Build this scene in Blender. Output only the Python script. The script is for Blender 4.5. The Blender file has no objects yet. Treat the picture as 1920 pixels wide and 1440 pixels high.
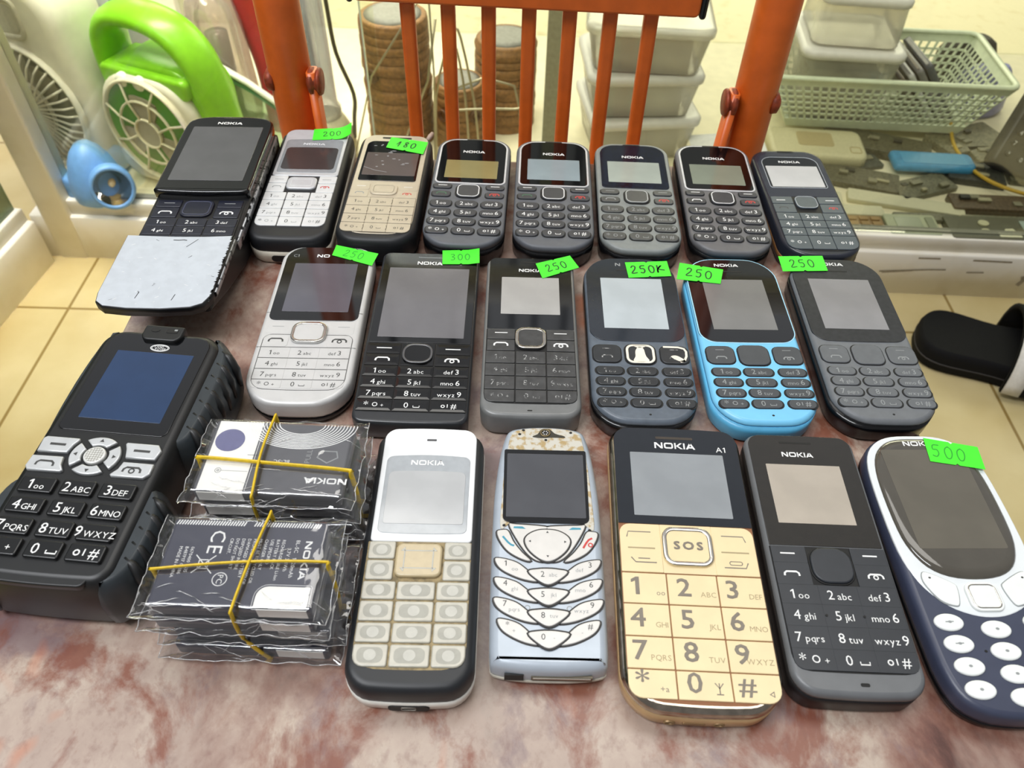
import bpy, math, random
from math import sin, cos, pi, radians as R
from mathutils import Vector, Matrix, noise

# ------------------------------------------------------------------ camera, sky, lamps, exposure
sc = bpy.context.scene
COL = sc.collection
F_PX, CAM_H, PITCH, ROLL = 1477.75, 0.27498, 0.835057, 0.028449
fw = Vector((0, cos(PITCH), -sin(PITCH)))
rt0 = Vector((1, 0, 0)); up0 = rt0.cross(fw)
rt = rt0 * cos(ROLL) + up0 * sin(ROLL); up = -rt0 * sin(ROLL) + up0 * cos(ROLL)
cd = bpy.data.cameras.new('camera'); cam = bpy.data.objects.new('camera', cd); COL.objects.link(cam)
cam.matrix_world = Matrix(((rt.x, up.x, -fw.x, 0), (rt.y, up.y, -fw.y, 0), (rt.z, up.z, -fw.z, CAM_H), (0, 0, 0, 1)))
cd.sensor_width = 36; cd.lens = 36 * F_PX / 1920; cd.clip_start = 0.01
cd.dof.use_dof = True; cd.dof.focus_distance = 0.36; cd.dof.aperture_fstop = 20
sc.camera = cam

w = bpy.data.worlds.new('sky'); sc.world = w; w.use_nodes = True
nt = w.node_tree; nt.nodes.clear()
tc = nt.nodes.new('ShaderNodeTexCoord'); sx = nt.nodes.new('ShaderNodeSeparateXYZ')
rp = nt.nodes.new('ShaderNodeValToRGB'); bgn = nt.nodes.new('ShaderNodeBackground'); wo = nt.nodes.new('ShaderNodeOutputWorld')
mr = nt.nodes.new('ShaderNodeMapRange'); mr.inputs[1].default_value = -1; mr.inputs[2].default_value = 1
nt.links.new(tc.outputs['Generated'], sx.inputs[0]); nt.links.new(sx.outputs['Y'], mr.inputs[0]); nt.links.new(mr.outputs[0], rp.inputs[0])
nt.links.new(rp.outputs[0], bgn.inputs[0]); nt.links.new(bgn.outputs[0], wo.inputs[0])
while len(rp.color_ramp.elements) < 7: rp.color_ramp.elements.new(.5)
for e_, (p_, c_) in zip(rp.color_ramp.elements, ((0., (.52, .52, .53)), (.5, (.55, .56, .58)), (.70, (.85, .87, .92)), (.80, (1.25, 1.27, 1.32)), (.87, (1.5, 1.52, 1.56)), (.915, (.55, .56, .6)), (1., (.45, .44, .42)))):
    e_.position = p_; e_.color = (*c_, 1)
bgn.inputs[1].default_value = 0.42

def area(name, loc, target, size, power, color=(1, 1, 1)):
    d = bpy.data.lights.new(name, 'AREA'); d.shape = 'RECTANGLE'; d.size, d.size_y = size; d.energy = power; d.color = color
    o = bpy.data.objects.new(name, d); COL.objects.link(o); o.location = loc
    o.rotation_euler = (Vector(target) - Vector(loc)).to_track_quat('-Z', 'Y').to_euler()
    return o
area('shopfront_daylight', (0.15, 0.85, 1.9), (0.02, 0.35, 0), (1.5, 0.7), 13.5, (1.0, 0.97, 0.91))
area('rear_daylight', (0.1, 2.5, 0.62), (0.05, 1.2, -0.38), (2.6, 0.5), 33, (1.0, 0.96, 0.87))
area('cabinet_fill_light', (-0.45, 0.9, 0.40), (-0.48, 0.93, -0.34), (0.9, 0.08), 2.4, (1.0, 0.97, 0.9)).data.spread = R(75)  # added fill above the shelf, brightens the dim left corner
area('ceiling_tube_lamp', (-0.75, -0.1, 1.5), (-0.35, 0.6, -0.25), (1.2, 0.4), 24, (0.95, 0.97, 1.0))
vs = sc.view_settings
vs.view_transform = 'Standard'; vs.look = 'None'; vs.gamma = 1; vs.use_curve_mapping = False; vs.exposure = 0.14
S = 0.001

# ------------------------------------------------------------------ materials
def lin(h):
    h = h.lstrip('#'); c = [int(h[i:i + 2], 16) / 255 for i in (0, 2, 4)]
    return [x / 12.92 if x < .04045 else ((x + .055) / 1.055) ** 2.4 for x in c]
MATS = {}
def mat(name, col='#888888', rough=.5, metal=0., ns=30., na=.05, coat=0., bump=0., col2=None, thr=None, spec=.5, trans=0.):
    if name in MATS: return MATS[name]
    m = bpy.data.materials.new(name); m.use_nodes = True; n = m.node_tree; b = n.nodes['Principled BSDF']
    t = n.nodes.new('ShaderNodeTexCoord'); nz = n.nodes.new('ShaderNodeTexNoise'); nz.inputs['Scale'].default_value = ns * 10
    nz.inputs['Detail'].default_value = 5
    n.links.new(t.outputs['Object'], nz.inputs['Vector'])
    c = lin(col); mx = n.nodes.new('ShaderNodeMix'); mx.data_type = 'RGBA'
    c2 = lin(col2) if col2 else [x * (1 - na) for x in c]
    c1 = c if col2 else [min(1, x * (1 + na)) for x in c]
    mx.inputs[6].default_value = (*c1, 1); mx.inputs[7].default_value = (*c2, 1)
    r = n.nodes.new('ShaderNodeMapRange'); lo, hi = thr or (.35, .65)
    r.inputs[1].default_value = lo; r.inputs[2].default_value = hi
    n.links.new(nz.outputs['Fac'], r.inputs[0]); n.links.new(r.outputs[0], mx.inputs[0]); n.links.new(mx.outputs[2], b.inputs['Base Color'])
    b.inputs['Roughness'].default_value = rough; b.inputs['Metallic'].default_value = metal
    b.inputs['Coat Weight'].default_value = coat; b.inputs['Coat Roughness'].default_value = .05
    b.inputs['Specular IOR Level'].default_value = spec; b.inputs['Transmission Weight'].default_value = trans
    if bump:
        bp = n.nodes.new('ShaderNodeBump'); bp.inputs['Strength'].default_value = bump; bp.inputs['Distance'].default_value = .0006
        n.links.new(nz.outputs['Fac'], bp.inputs['Height']); n.links.new(bp.outputs[0], b.inputs['Normal'])
    MATS[name] = m; return m

def clear(name, tint='#ffffff', gloss=.12, rough=.05, diffuse=0., dcol='#ffffff', ns=8., fk=.5):
    """thin transparent sheet: see-through tint plus fresnel shine plus some milky diffuse"""
    if name in MATS: return MATS[name]
    m = bpy.data.materials.new(name); m.use_nodes = True; n = m.node_tree; n.nodes.clear()
    o = n.nodes.new('ShaderNodeOutputMaterial'); tr = n.nodes.new('ShaderNodeBsdfTransparent'); gl = n.nodes.new('ShaderNodeBsdfGlossy')
    df = n.nodes.new('ShaderNodeBsdfDiffuse'); m1 = n.nodes.new('ShaderNodeMixShader'); m2 = n.nodes.new('ShaderNodeMixShader')
    lw = n.nodes.new('ShaderNodeLayerWeight'); lw.inputs[0].default_value = .35
    t = n.nodes.new('ShaderNodeTexCoord'); nz = n.nodes.new('ShaderNodeTexNoise'); nz.inputs['Scale'].default_value = ns
    n.links.new(t.outputs['Object'], nz.inputs['Vector'])
    tr.inputs[0].default_value = (*lin(tint), 1); df.inputs[0].default_value = (*lin(dcol), 1); gl.inputs['Roughness'].default_value = rough
    mm = n.nodes.new('ShaderNodeMath'); mm.operation = 'MULTIPLY'; mm.inputs[1].default_value = diffuse * 2
    n.links.new(nz.outputs['Fac'], mm.inputs[0]); n.links.new(mm.outputs[0], m1.inputs[0])
    n.links.new(tr.outputs[0], m1.inputs[1]); n.links.new(df.outputs[0], m1.inputs[2])
    ma = n.nodes.new('ShaderNodeMath'); ma.operation = 'MULTIPLY_ADD'; ma.inputs[1].default_value = fk; ma.inputs[2].default_value = gloss
    n.links.new(lw.outputs['Fresnel'], ma.inputs[0]); n.links.new(ma.outputs[0], m2.inputs[0])
    n.links.new(m1.outputs[0], m2.inputs[1]); n.links.new(gl.outputs[0], m2.inputs[2]); n.links.new(m2.outputs[0], o.inputs[0])
    MATS[name] = m; return m

def ramp(n, src, stops):
    r = n.nodes.new('ShaderNodeValToRGB'); e = r.color_ramp.elements
    while len(e) < len(stops): e.new(.5)
    for i, (p, c) in enumerate(stops): e[i].position = p; e[i].color = (*lin(c), 1)
    n.links.new(src, r.inputs[0]); return r.outputs[0]
def marble_mat():
    m = bpy.data.materials.new('marble_vinyl'); m.use_nodes = True; n = m.node_tree; b = n.nodes['Principled BSDF']
    t = n.nodes.new('ShaderNodeTexCoord')
    def nz(scale, det, dist, off):
        mp = n.nodes.new('ShaderNodeMapping'); mp.inputs['Location'].default_value = off; mp.inputs['Rotation'].default_value = (0, 0, .6)
        mp.inputs['Scale'].default_value = (1, .75, 1); n.links.new(t.outputs['Object'], mp.inputs[0])
        z = n.nodes.new('ShaderNodeTexNoise'); z.inputs['Scale'].default_value = scale; z.inputs['Detail'].default_value = det
        z.inputs['Distortion'].default_value = dist; z.inputs['Roughness'].default_value = .66
        n.links.new(mp.outputs[0], z.inputs['Vector']); return z.outputs['Fac']
    fine = nz(190, 5, .2, (1, 1, 0))
    def mixin(a, f, lo, hi, colr, k):
        mr_ = n.nodes.new('ShaderNodeMapRange'); mr_.inputs[1].default_value = lo; mr_.inputs[2].default_value = hi; mr_.inputs[4].default_value = k
        n.links.new(f, mr_.inputs[0]); mx = n.nodes.new('ShaderNodeMix'); mx.data_type = 'RGBA'
        n.links.new(mr_.outputs[0], mx.inputs[0]); n.links.new(a, mx.inputs[6]); mx.inputs[7].default_value = (*lin(colr), 1); return mx.outputs[2]
    base = ramp(n, nz(26, 12, .25, (0, 0, 0)), [(.32, '#54352e'), (.42, '#7e574a'), (.49, '#937365'), (.55, '#a68c7c'), (.62, '#b9a796'), (.7, '#a07f6e')])
    c = mixin(base, nz(7, 6, .2, (11, 5, 0)), .45, .57, '#bbac9e', .6)
    c = mixin(c, nz(24, 12, .3, (7.3, 4.2, 0)), .53, .62, '#756064', .7); c = mixin(c, nz(30, 12, .5, (3.1, 1.7, 0)), .515, .62, '#7c4029', .85)
    c = mixin(c, nz(18, 3, .2, (9, 2, 0)), .63, .69, '#bd6b40', .7); c = mixin(c, fine, .5, .7, '#6b4038', .38)
    n.links.new(c, b.inputs['Base Color']); b.inputs['Roughness'].default_value = .32
    return m
def tile_mat():
    m = bpy.data.materials.new('beige_floor_tile'); m.use_nodes = True; n = m.node_tree; b = n.nodes['Principled BSDF']
    t = n.nodes.new('ShaderNodeTexCoord'); mp = n.nodes.new('ShaderNodeMapping'); br = n.nodes.new('ShaderNodeTexBrick')
    mp.inputs['Location'].default_value = (-.575 - .003, -.735 - .003, 0); n.links.new(t.outputs['Object'], mp.inputs[0]); n.links.new(mp.outputs[0], br.inputs['Vector'])
    br.offset = 0; br.inputs['Scale'].default_value = 1; br.inputs['Brick Width'].default_value = .383; br.inputs['Row Height'].default_value = .383
    br.inputs['Mortar Size'].default_value = .002; br.inputs['Mortar Smooth'].default_value = .1
    br.inputs['Color1'].default_value = (*lin('#d9cb9c'), 1); br.inputs['Color2'].default_value = (*lin('#d6c595'), 1); br.inputs['Mortar'].default_value = (*lin('#9a8350'), 1)
    nz = n.nodes.new('ShaderNodeTexNoise'); nz.inputs['Scale'].default_value = 7; nz.inputs['Detail'].default_value = 6; n.links.new(t.outputs['Object'], nz.inputs['Vector'])
    v = ramp(n, nz.outputs['Fac'], [(.3, '#c9b98c'), (.7, '#ffffff')])
    mx = n.nodes.new('ShaderNodeMix'); mx.data_type = 'RGBA'; mx.blend_type = 'MULTIPLY'; mx.inputs[0].default_value = .6
    n.links.new(br.outputs['Color'], mx.inputs[6]); n.links.new(v, mx.inputs[7]); n.links.new(mx.outputs[2], b.inputs['Base Color'])
    b.inputs['Roughness'].default_value = .22
    return m

# ------------------------------------------------------------------ letters: one flat mesh for each character
GL = {}
def load_glyphs(chars):
    tmp = []
    for ch in chars:
        cu = bpy.data.curves.new('glyph', 'FONT'); cu.body = ch; cu.size = 1; cu.resolution_u = 2; cu.fill_mode = 'FRONT'; cu.offset = 0
        o = bpy.data.objects.new('glyph', cu); COL.objects.link(o); tmp.append((ch, o, cu))
    bpy.context.view_layer.update(); dg = bpy.context.evaluated_depsgraph_get()
    for ch, o, cu in tmp:
        e = o.evaluated_get(dg); me = e.to_mesh()
        vv = [(v.co.x, v.co.y) for v in me.vertices]; ff = [tuple(p.vertices) for p in me.polygons]; e.to_mesh_clear()
        x0 = min(v[0] for v in vv); x1 = max(v[0] for v in vv)
        GL[ch] = ([(x - x0, y) for x, y in vv], ff, x1 - x0)
    for ch, o, cu in tmp:
        bpy.data.objects.remove(o); bpy.data.curves.remove(cu)
load_glyphs('0123456789ABCDEFGHIJKLMNOPQRSTUVWXYZabcdefghijklmnopqrstuvwxyz*#+-.,')
_h = max(y for x, y in GL['H'][0])
GL['1'] = ([(.2 * _h, 0), (.36 * _h, 0), (.36 * _h, _h), (.24 * _h, _h), (0, .84 * _h), (0, .70 * _h), (.2 * _h, .82 * _h)], [(0, 1, 2, 3, 6), (3, 4, 5, 6)], .42 * _h)
CAPH = max(y for x, y in GL['H'][0])

# ------------------------------------------------------------------ mesh collector (millimetres)
def inset(pts, d):
    n = len(pts); o = []
    for i in range(n):
        a, b, c = pts[i - 1], pts[i], pts[(i + 1) % n]
        e1 = (b[0] - a[0], b[1] - a[1]); e2 = (c[0] - b[0], c[1] - b[1])
        l1 = math.hypot(*e1) or 1; l2 = math.hypot(*e2) or 1
        n1 = (-e1[1] / l1, e1[0] / l1); n2 = (-e2[1] / l2, e2[0] / l2)
        mx, my = n1[0] + n2[0], n1[1] + n2[1]; q = mx * mx + my * my
        k = 2 / q if q > .3 else 2 / .3
        o.append((b[0] + mx * k * d, b[1] + my * k * d))
    return o
def rrect(x0, x1, y0, y1, r=1., n=5, bb=0., bt=0.):
    """rounded rectangle, counter-clockwise; r one radius or (top left, top right, bottom right, bottom left); bb / bt bulge the bottom / top edge"""
    if not isinstance(r, (tuple, list)): r = (r,) * 4
    lim = min(x1 - x0, y1 - y0) / 2 - 1e-4; r = [min(max(q, .02), lim) for q in r]
    o = []
    for (cx, cy, q, a0) in ((x0 + r[3], y0 + r[3], r[3], pi), (x1 - r[2], y0 + r[2], r[2], 1.5 * pi), (x1 - r[1], y1 - r[1], r[1], 0), (x0 + r[0], y1 - r[0], r[0], .5 * pi)):
        for k in range(n + 1):
            a = a0 + .5 * pi * k / n; o.append((cx + q * cos(a), cy + q * sin(a)))
    if bb or bt:
        p = []
        for i, a in enumerate(o):
            b = o[(i + 1) % len(o)]; m = 6 if abs(a[0] - b[0]) > (x1 - x0) * .2 else 1
            p += [(a[0] + (b[0] - a[0]) * k / m, a[1] + (b[1] - a[1]) * k / m) for k in range(m)]
        mxx, hx, my, hy = (x0 + x1) / 2, (x1 - x0) / 2, (y0 + y1) / 2, (y1 - y0) / 2; o = []
        for x, y in p:
            u = max(0, 1 - ((x - mxx) / hx) ** 2); v = (y - my) / hy
            o.append((x, y - bb * u * max(0, -v) ** 3 + bt * u * max(0, v) ** 3))
    return o
def ellipse(cx, cy, rx, ry, n=24, a0=0): return [(cx + rx * cos(a0 + 2 * pi * k / n), cy + ry * sin(a0 + 2 * pi * k / n)) for k in range(n)]
def smooth(pts, m=5, closed=True):
    n = len(pts); o = []
    for i in range(n if closed else n - 1):
        g = lambda j: pts[j % n] if closed else pts[min(max(j, 0), n - 1)]
        p0, p1, p2, p3 = g(i - 1), g(i), g(i + 1), g(i + 2)
        for k in range(m):
            t = k / m
            o.append(tuple(.5 * (2 * b + (c - a) * t + (2 * a - 5 * b + 4 * c - d) * t * t + (3 * b - a - 3 * c + d) * t ** 3) for a, b, c, d in zip(p0, p1, p2, p3)))
    if not closed: o.append(pts[-1])
    return o
def mirror(pts): return [(-x, y) for x, y in reversed(pts)]
def shift(pts, dx=0, dy=0, s=1.): return [(x * s + dx, y + dy) for x, y in pts]

NK = {'N': [(0, 0), (0, 1), (.32, 1), (1.0, .3), (1.0, 1), (1.22, 1), (1.22, 0), (.9, 0), (.22, .7), (.22, 0)]}
class MB:
    def __init__(s): s.v = []; s.f = []; s.m = []; s.sm = []; s.T = None
    def _add(s, vv, ff, mi, smf):
        b = len(s.v)
        s.v += [tuple(s.T @ Vector(p)) for p in vv] if s.T is not None else [tuple(p) for p in vv]
        for f in ff: s.f.append(tuple(i + b for i in f)); s.m.append(mi); s.sm.append(smf)
    def loft(s, rings, mi=0, caps=(True, True), sm=True, closed=True):
        n = len(rings[0]); vv = [p for r in rings for p in r]; ff = []
        for k in range(len(rings) - 1):
            for i in range(n if closed else n - 1):
                j = (i + 1) % n; ff.append((k * n + i, k * n + j, (k + 1) * n + j, (k + 1) * n + i))
        b = len(s.v); s._add(vv, ff, mi, sm)
        L = len(rings) - 1
        if caps[0]: s.f.append(tuple(b + i for i in reversed(range(n)))); s.m.append(mi); s.sm.append(False)
        if caps[1]: s.f.append(tuple(b + L * n + i for i in range(n))); s.m.append(mi); s.sm.append(False)
        return s
    def prism(s, o, z0, z1, bev=.0, mi=0, segs=3, bot=True):
        rings = [[(x, y, z0) for x, y in o]]
        if bev > 0:
            for k in range(segs + 1):
                a = .5 * pi * k / segs; q = inset(o, bev * (1 - cos(a))); rings.append([(x, y, z1 - bev + bev * sin(a)) for x, y in q])
        else: rings.append([(x, y, z1) for x, y in o])
        return s.loft(rings, mi, (bot, True), sm=bev > 0)
    def body(s, o, prof, mi=0): return s.loft([[(x, y, z) for x, y in inset(o, d)] for z, d in prof], mi)
    def box(s, x0, x1, y0, y1, z0, z1, r=.0, bev=.0, mi=0): return s.prism(rrect(x0, x1, y0, y1, r, 3) if r else [(x0, y0), (x1, y0), (x1, y1), (x0, y1)], z0, z1, bev, mi)
    def ring(s, o, wd, z0, z1, mi=0):
        q = inset(o, wd)
        h = (z1 - z0); a, b_ = inset(o, wd * .22), inset(o, wd * .78)
        return s.loft([[(x, y, z0) for x, y in o], [(x, y, z0 + h * .7) for x, y in o], [(x, y, z1) for x, y in a], [(x, y, z1) for x, y in b_], [(x, y, z0 + h * .7) for x, y in q], [(x, y, z0) for x, y in q]], mi, (False, False), sm=True)
    def tube(s, path, r, n=10, mi=0, closed=False, flat=1., caps=True):
        P = [Vector(p) for p in path]; N = len(P); rings = []; u = None
        for i in range(N):
            a = P[i - 1] if (i or closed) else P[0]; b = P[(i + 1) % N] if (i < N - 1 or closed) else P[-1]
            t = (b - a).normalized()
            if u is None: u = t.cross(Vector((0, 0, 1))); u = u if u.length > .1 else t.cross(Vector((0, 1, 0)))
            u = (u - t * u.dot(t)).normalized(); q = t.cross(u)
            rr = r[i] if isinstance(r, (list, tuple)) else r
            rings.append([tuple(P[i] + u * rr * cos(2 * pi * k / n) + q * rr * flat * sin(2 * pi * k / n)) for k in range(n)])
        if closed: rings.append(rings[0])
        return s.loft(rings, mi, (caps and not closed,) * 2)
    def lathe(s, prof, n=28, mi=0, c=(0, 0), caps=(True, True)):
        return s.loft([[(c[0] + r * cos(2 * pi * k / n), c[1] + r * sin(2 * pi * k / n), z) for k in range(n)] for r, z in prof], mi, caps)
    def poly(s, pts, z, mi=0): s._add([(x, y, z) for x, y in pts], [tuple(range(len(pts)))], mi, False); return s
    def ribbon(s, pts, wd, z, mi=0):
        n = len(pts); vv = []
        for i, p in enumerate(pts):
            a = pts[max(i - 1, 0)]; b = pts[min(i + 1, n - 1)]; dx, dy = b[0] - a[0], b[1] - a[1]; l = math.hypot(dx, dy) or 1
            nx, ny = -dy / l * wd / 2, dx / l * wd / 2; vv += [(p[0] + nx, p[1] + ny, z), (p[0] - nx, p[1] - ny, z)]
        s._add(vv, [(2 * i, 2 * i + 1, 2 * i + 3, 2 * i + 2) for i in range(n - 1)], mi, False); return s
    def arc(s, cx, cy, r, wd, z, mi=0, a0=0., a1=2 * pi, n=16, sy=1.): return s.ribbon([(cx + r * cos(a0 + (a1 - a0) * k / n), cy + r * sy * sin(a0 + (a1 - a0) * k / n)) for k in range(n + 1)], wd, z, mi)
    def text(s, st, x, y, z, h, mi=1, al='c', rot=0., wx=1., gap=.10, sl=0.):
        k = h / CAPH; W = 0; pos = []
        for ch in st:
            if ch == ' ': W += .3; continue
            pos.append((ch, W)); W += GL[ch][2] + gap
        W = (W - gap) * k * wx; x0 = {'c': -W / 2, 'l': 0, 'r': -W}[al]; ca, sa = cos(rot), sin(rot)
        for ch, p in pos:
            vv, ff, _ = GL[ch]; out = []
            for a, b in vv:
                a2 = x0 + (a + p) * k * wx + b * k * sl; b2 = b * k; out.append((x + a2 * ca - b2 * sa, y + a2 * sa + b2 * ca, z))
            s._add(out, ff, mi, False)
        return s
    def brand(s, x, y, z, h, mi=1, wx=1., al='c', rot=0., n=5):
        """the wide five-letter mark printed on the handsets"""
        lw = .24; W = 0; parts = []
        for ch in 'NOKIA'[:n]:
            if ch == 'N': parts.append([(W, 0), (W, 1), (W + .3, 1), (W + 1.0, .32), (W + 1.0, 1), (W + 1.24, 1), (W + 1.24, 0), (W + .94, 0), (W + .24, .68), (W + .24, 0)]); W += 1.44
            elif ch == 'O':
                o = rrect(W, W + 1.36, 0, 1, .3, 3); i = inset(o, lw); m = len(o)
                for k in range(m): parts.append([o[k], o[(k + 1) % m], i[(k + 1) % m], i[k]])
                W += 1.56
            elif ch == 'K':
                parts.append([(W, 0), (W + lw, 0), (W + lw, 1), (W, 1)]); parts.append([(W + lw, .5), (W + .86, 1), (W + 1.22, 1), (W + .58, .5)]); parts.append([(W + lw, .5), (W + .58, .5), (W + 1.26, 0), (W + .88, 0)]); W += 1.34
            elif ch == 'I': parts.append([(W, 0), (W + lw, 0), (W + lw, 1), (W, 1)]); W += .36
            else:
                parts.append([(W, 0), (W + .3, 0), (W + .85, 1), (W + .55, 1)]); parts.append([(W + .55, 1), (W + .85, 1), (W + 1.42, 0), (W + 1.12, 0)]); parts.append([(W + .42, .18), (W + 1.02, .18), (W + .9, .4), (W + .52, .4)]); W += 1.42
        k = h; tot = W * k * wx; x0 = {'c': -tot / 2, 'l': 0, 'r': -tot}[al]; ca, sa = cos(rot), sin(rot)
        for p in parts:
            q = [(x0 + a * k * wx, b * k) for a, b in p]; q = [(x + a * ca - b * sa, y + a * sa + b * ca) for a, b in q]
            ar = sum(q[i][0] * q[(i + 1) % len(q)][1] - q[(i + 1) % len(q)][0] * q[i][1] for i in range(len(q)))
            s.poly(q if ar > 0 else q[::-1], z, mi)
        return s
    def build(s, name, mats, parent=None, label=None):
        me = bpy.data.meshes.new(name); me.from_pydata([(x * S, y * S, z * S) for x, y, z in s.v], [], s.f)
        for m in (mats if isinstance(mats, (list, tuple)) else [mats]): me.materials.append(m)
        me.polygons.foreach_set('material_index', s.m); me.polygons.foreach_set('use_smooth', s.sm); me.update()
        o = bpy.data.objects.new(name, me); COL.objects.link(o); o.parent = parent
        if label: o['label'] = label
        return o

def thing(name, label, cat, loc=(0, 0, 0), rz=0., group=None):
    o = bpy.data.objects.new(name, None); COL.objects.link(o); o.empty_display_size = .01
    o.location = [c * S for c in loc]; o.rotation_euler = (0, 0, R(rz)); o['label'] = label; o['category'] = cat
    if group: o['group'] = group
    return o
def tag(o, label, cat, group=None):
    o['label'] = label; o['category'] = cat
    if group: o['group'] = group
    return o
def structure(o): o['kind'] = 'structure'; return o

# shared materials
BLACK = mat('black_plastic', '#141518', .42); BLACKSIDE = mat('black_gloss_side', '#0b0b0d', .22)
GLASS = mat('black_screen_glass', '#08090b', .06, ns=30, coat=.4)
WHITEP = mat('white_print', '#e8e8e6', .5); GREYP = mat('grey_print', '#8f9292', .5); DARKP = mat('dark_print', '#3b3b3a', .5)
RED = mat('red_print', '#c23a36', .5); GREEN = mat('green_print', '#3f6a50', .5)
SLOT = mat('black_slot', '#050505', .6)
CHROME = mat('chrome_ring', '#c9c4bb', .15, 1.)
TAG = mat('lime_green_sticker', '#45e82a', .55, ns=20, na=.05); INK = mat('dark_green_ink', '#0d3b1d', .6); PALEINK = mat('pale_green_ink', '#249a2a', .6)

LEG = ['1', '2', '3', '4', '5', '6', '7', '8', '9', '*', '0', '#']
LET = ['oo', 'abc', 'def', 'ghi', 'jkl', 'mno', 'pqrs', 'tuv', 'wxyz', '+', '', '']
def handset(b, x, y, z, s, mi, end=False, wd=.55):
    b.ribbon([(x - 2.1 * s, y - .75 * s), (x - 2.0 * s, y + .1 * s), (x - 1.4 * s, y + .6 * s), (x + 1.4 * s, y + .6 * s), (x + 2.0 * s, y + .1 * s), (x + 2.1 * s, y - .75 * s)], wd * s, z, mi)
    if end: b.arc(x, y - .35 * s, .62 * s, .38 * s, z, mi, n=10)
def legend(b, i, x, y, z, h, mi=1, mi2=None, lastfirst=True, caps=False, lh=.68, gap=.55, clock=True):
    """digit plus small letters, as on the phones' number keys"""
    mi2 = mi if mi2 is None else mi2; d = LEG[i]; l = LET[i].upper() if caps and i else LET[i]
    def width(t, hh): return (sum(GL[c][2] for c in t) + .1 * max(0, len(t) - 1)) * hh / CAPH
    y0 = y - h / 2
    if i == 9:
        b.text('*', x - h * (1.15 if clock else .6), y0 - h * .12, z, h * 1.15, mi)
        if clock: b.arc(x + h * .15, y + .05, h * .34, h * .12, z, mi2, n=10)
        b.text('+', x + h * (1.2 if clock else .7), y0 + h * .05, z, h * .62, mi2); return
    if i == 10:
        b.text('0', x - h * .7, y0, z, h, mi)
        b.ribbon([(x + h * .35, y0 + h * .42), (x + h * .35, y0 + h * .12), (x + h * 1.25, y0 + h * .12), (x + h * 1.25, y0 + h * .42)], h * .13, z, mi2); return
    if i == 11:
        b.text('#', x + h * .8, y0, z, h, mi); b.arc(x - h * .75, y - h * .05, h * .25, h * .13, z, mi2, n=8); b.ribbon([(x - h * .1, y - h * .3), (x - h * .1, y + h * .35)], h * .12, z, mi2); return
    wd, wl = width(d, h), width(l, h * lh); g = h * gap; tot = wd + g * .6 + wl
    if i % 3 == 2 and lastfirst:
        b.text(l, x - tot / 2, y0, z, h * lh, mi2, 'l'); b.text(d, x + tot / 2, y0, z, h, mi, 'r')
    else:
        b.text(d, x - tot / 2, y0, z, h, mi, 'l'); b.text(l, x - tot / 2 + wd + g * .6, y0, z, h * lh, mi2, 'l')

def number_keys(root, xs, ys, z0, z1, r, km, pm, h=2.4, bev=.35, corner=None, **kw):
    for i in range(12):
        x0, x1 = xs[i % 3]; y1, y0 = ys[i // 3]; rr = r
        if corner and i == 9: rr = (r, r, r, corner)
        if corner and i == 11: rr = (r, r, corner, r)
        b = MB().prism(rrect(x0, x1, y0, y1, rr, 4), z0, z1, bev)
        legend(b, i, (x0 + x1) / 2, (y0 + y1) / 2, z1 + .03, h, **kw); b.build('number_key', [km, pm, GREYP], root)
def key(root, name, o, z0, z1, km, pm=None, bev=.4, draw=None, ring=None, label=None):
    b = MB().prism(o, z0, z1, bev)
    if ring: b.ring(inset(o, ring[0]), ring[1], z1 - .1, z1 + ring[2], 1)
    if draw: draw(b, z1 + .03)
    return b.build(name, [km, pm or km], root, label)
def dash(x, y, w, wd=.45): return lambda b, z: b.ribbon([(x - w / 2, y), (x + w / 2, y)], wd, z, 1)
def call(x, y, s, end=False): return lambda b, z: handset(b, x, y, z, s, 1, end)
def flat(root, name, o, z0, z1, m, bev=.1, label=None): return MB().prism(o, z0, z1, bev).build(name, m, root, label)
def logo(root, x, y, z, h, w, m=None, n=5):
    return MB().brand(x, y, z, h, 0, w / (h * 6.12), 'c' if n == 5 else 'l', n=n).build('brand_mark', m or WHITEP, root)

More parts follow.
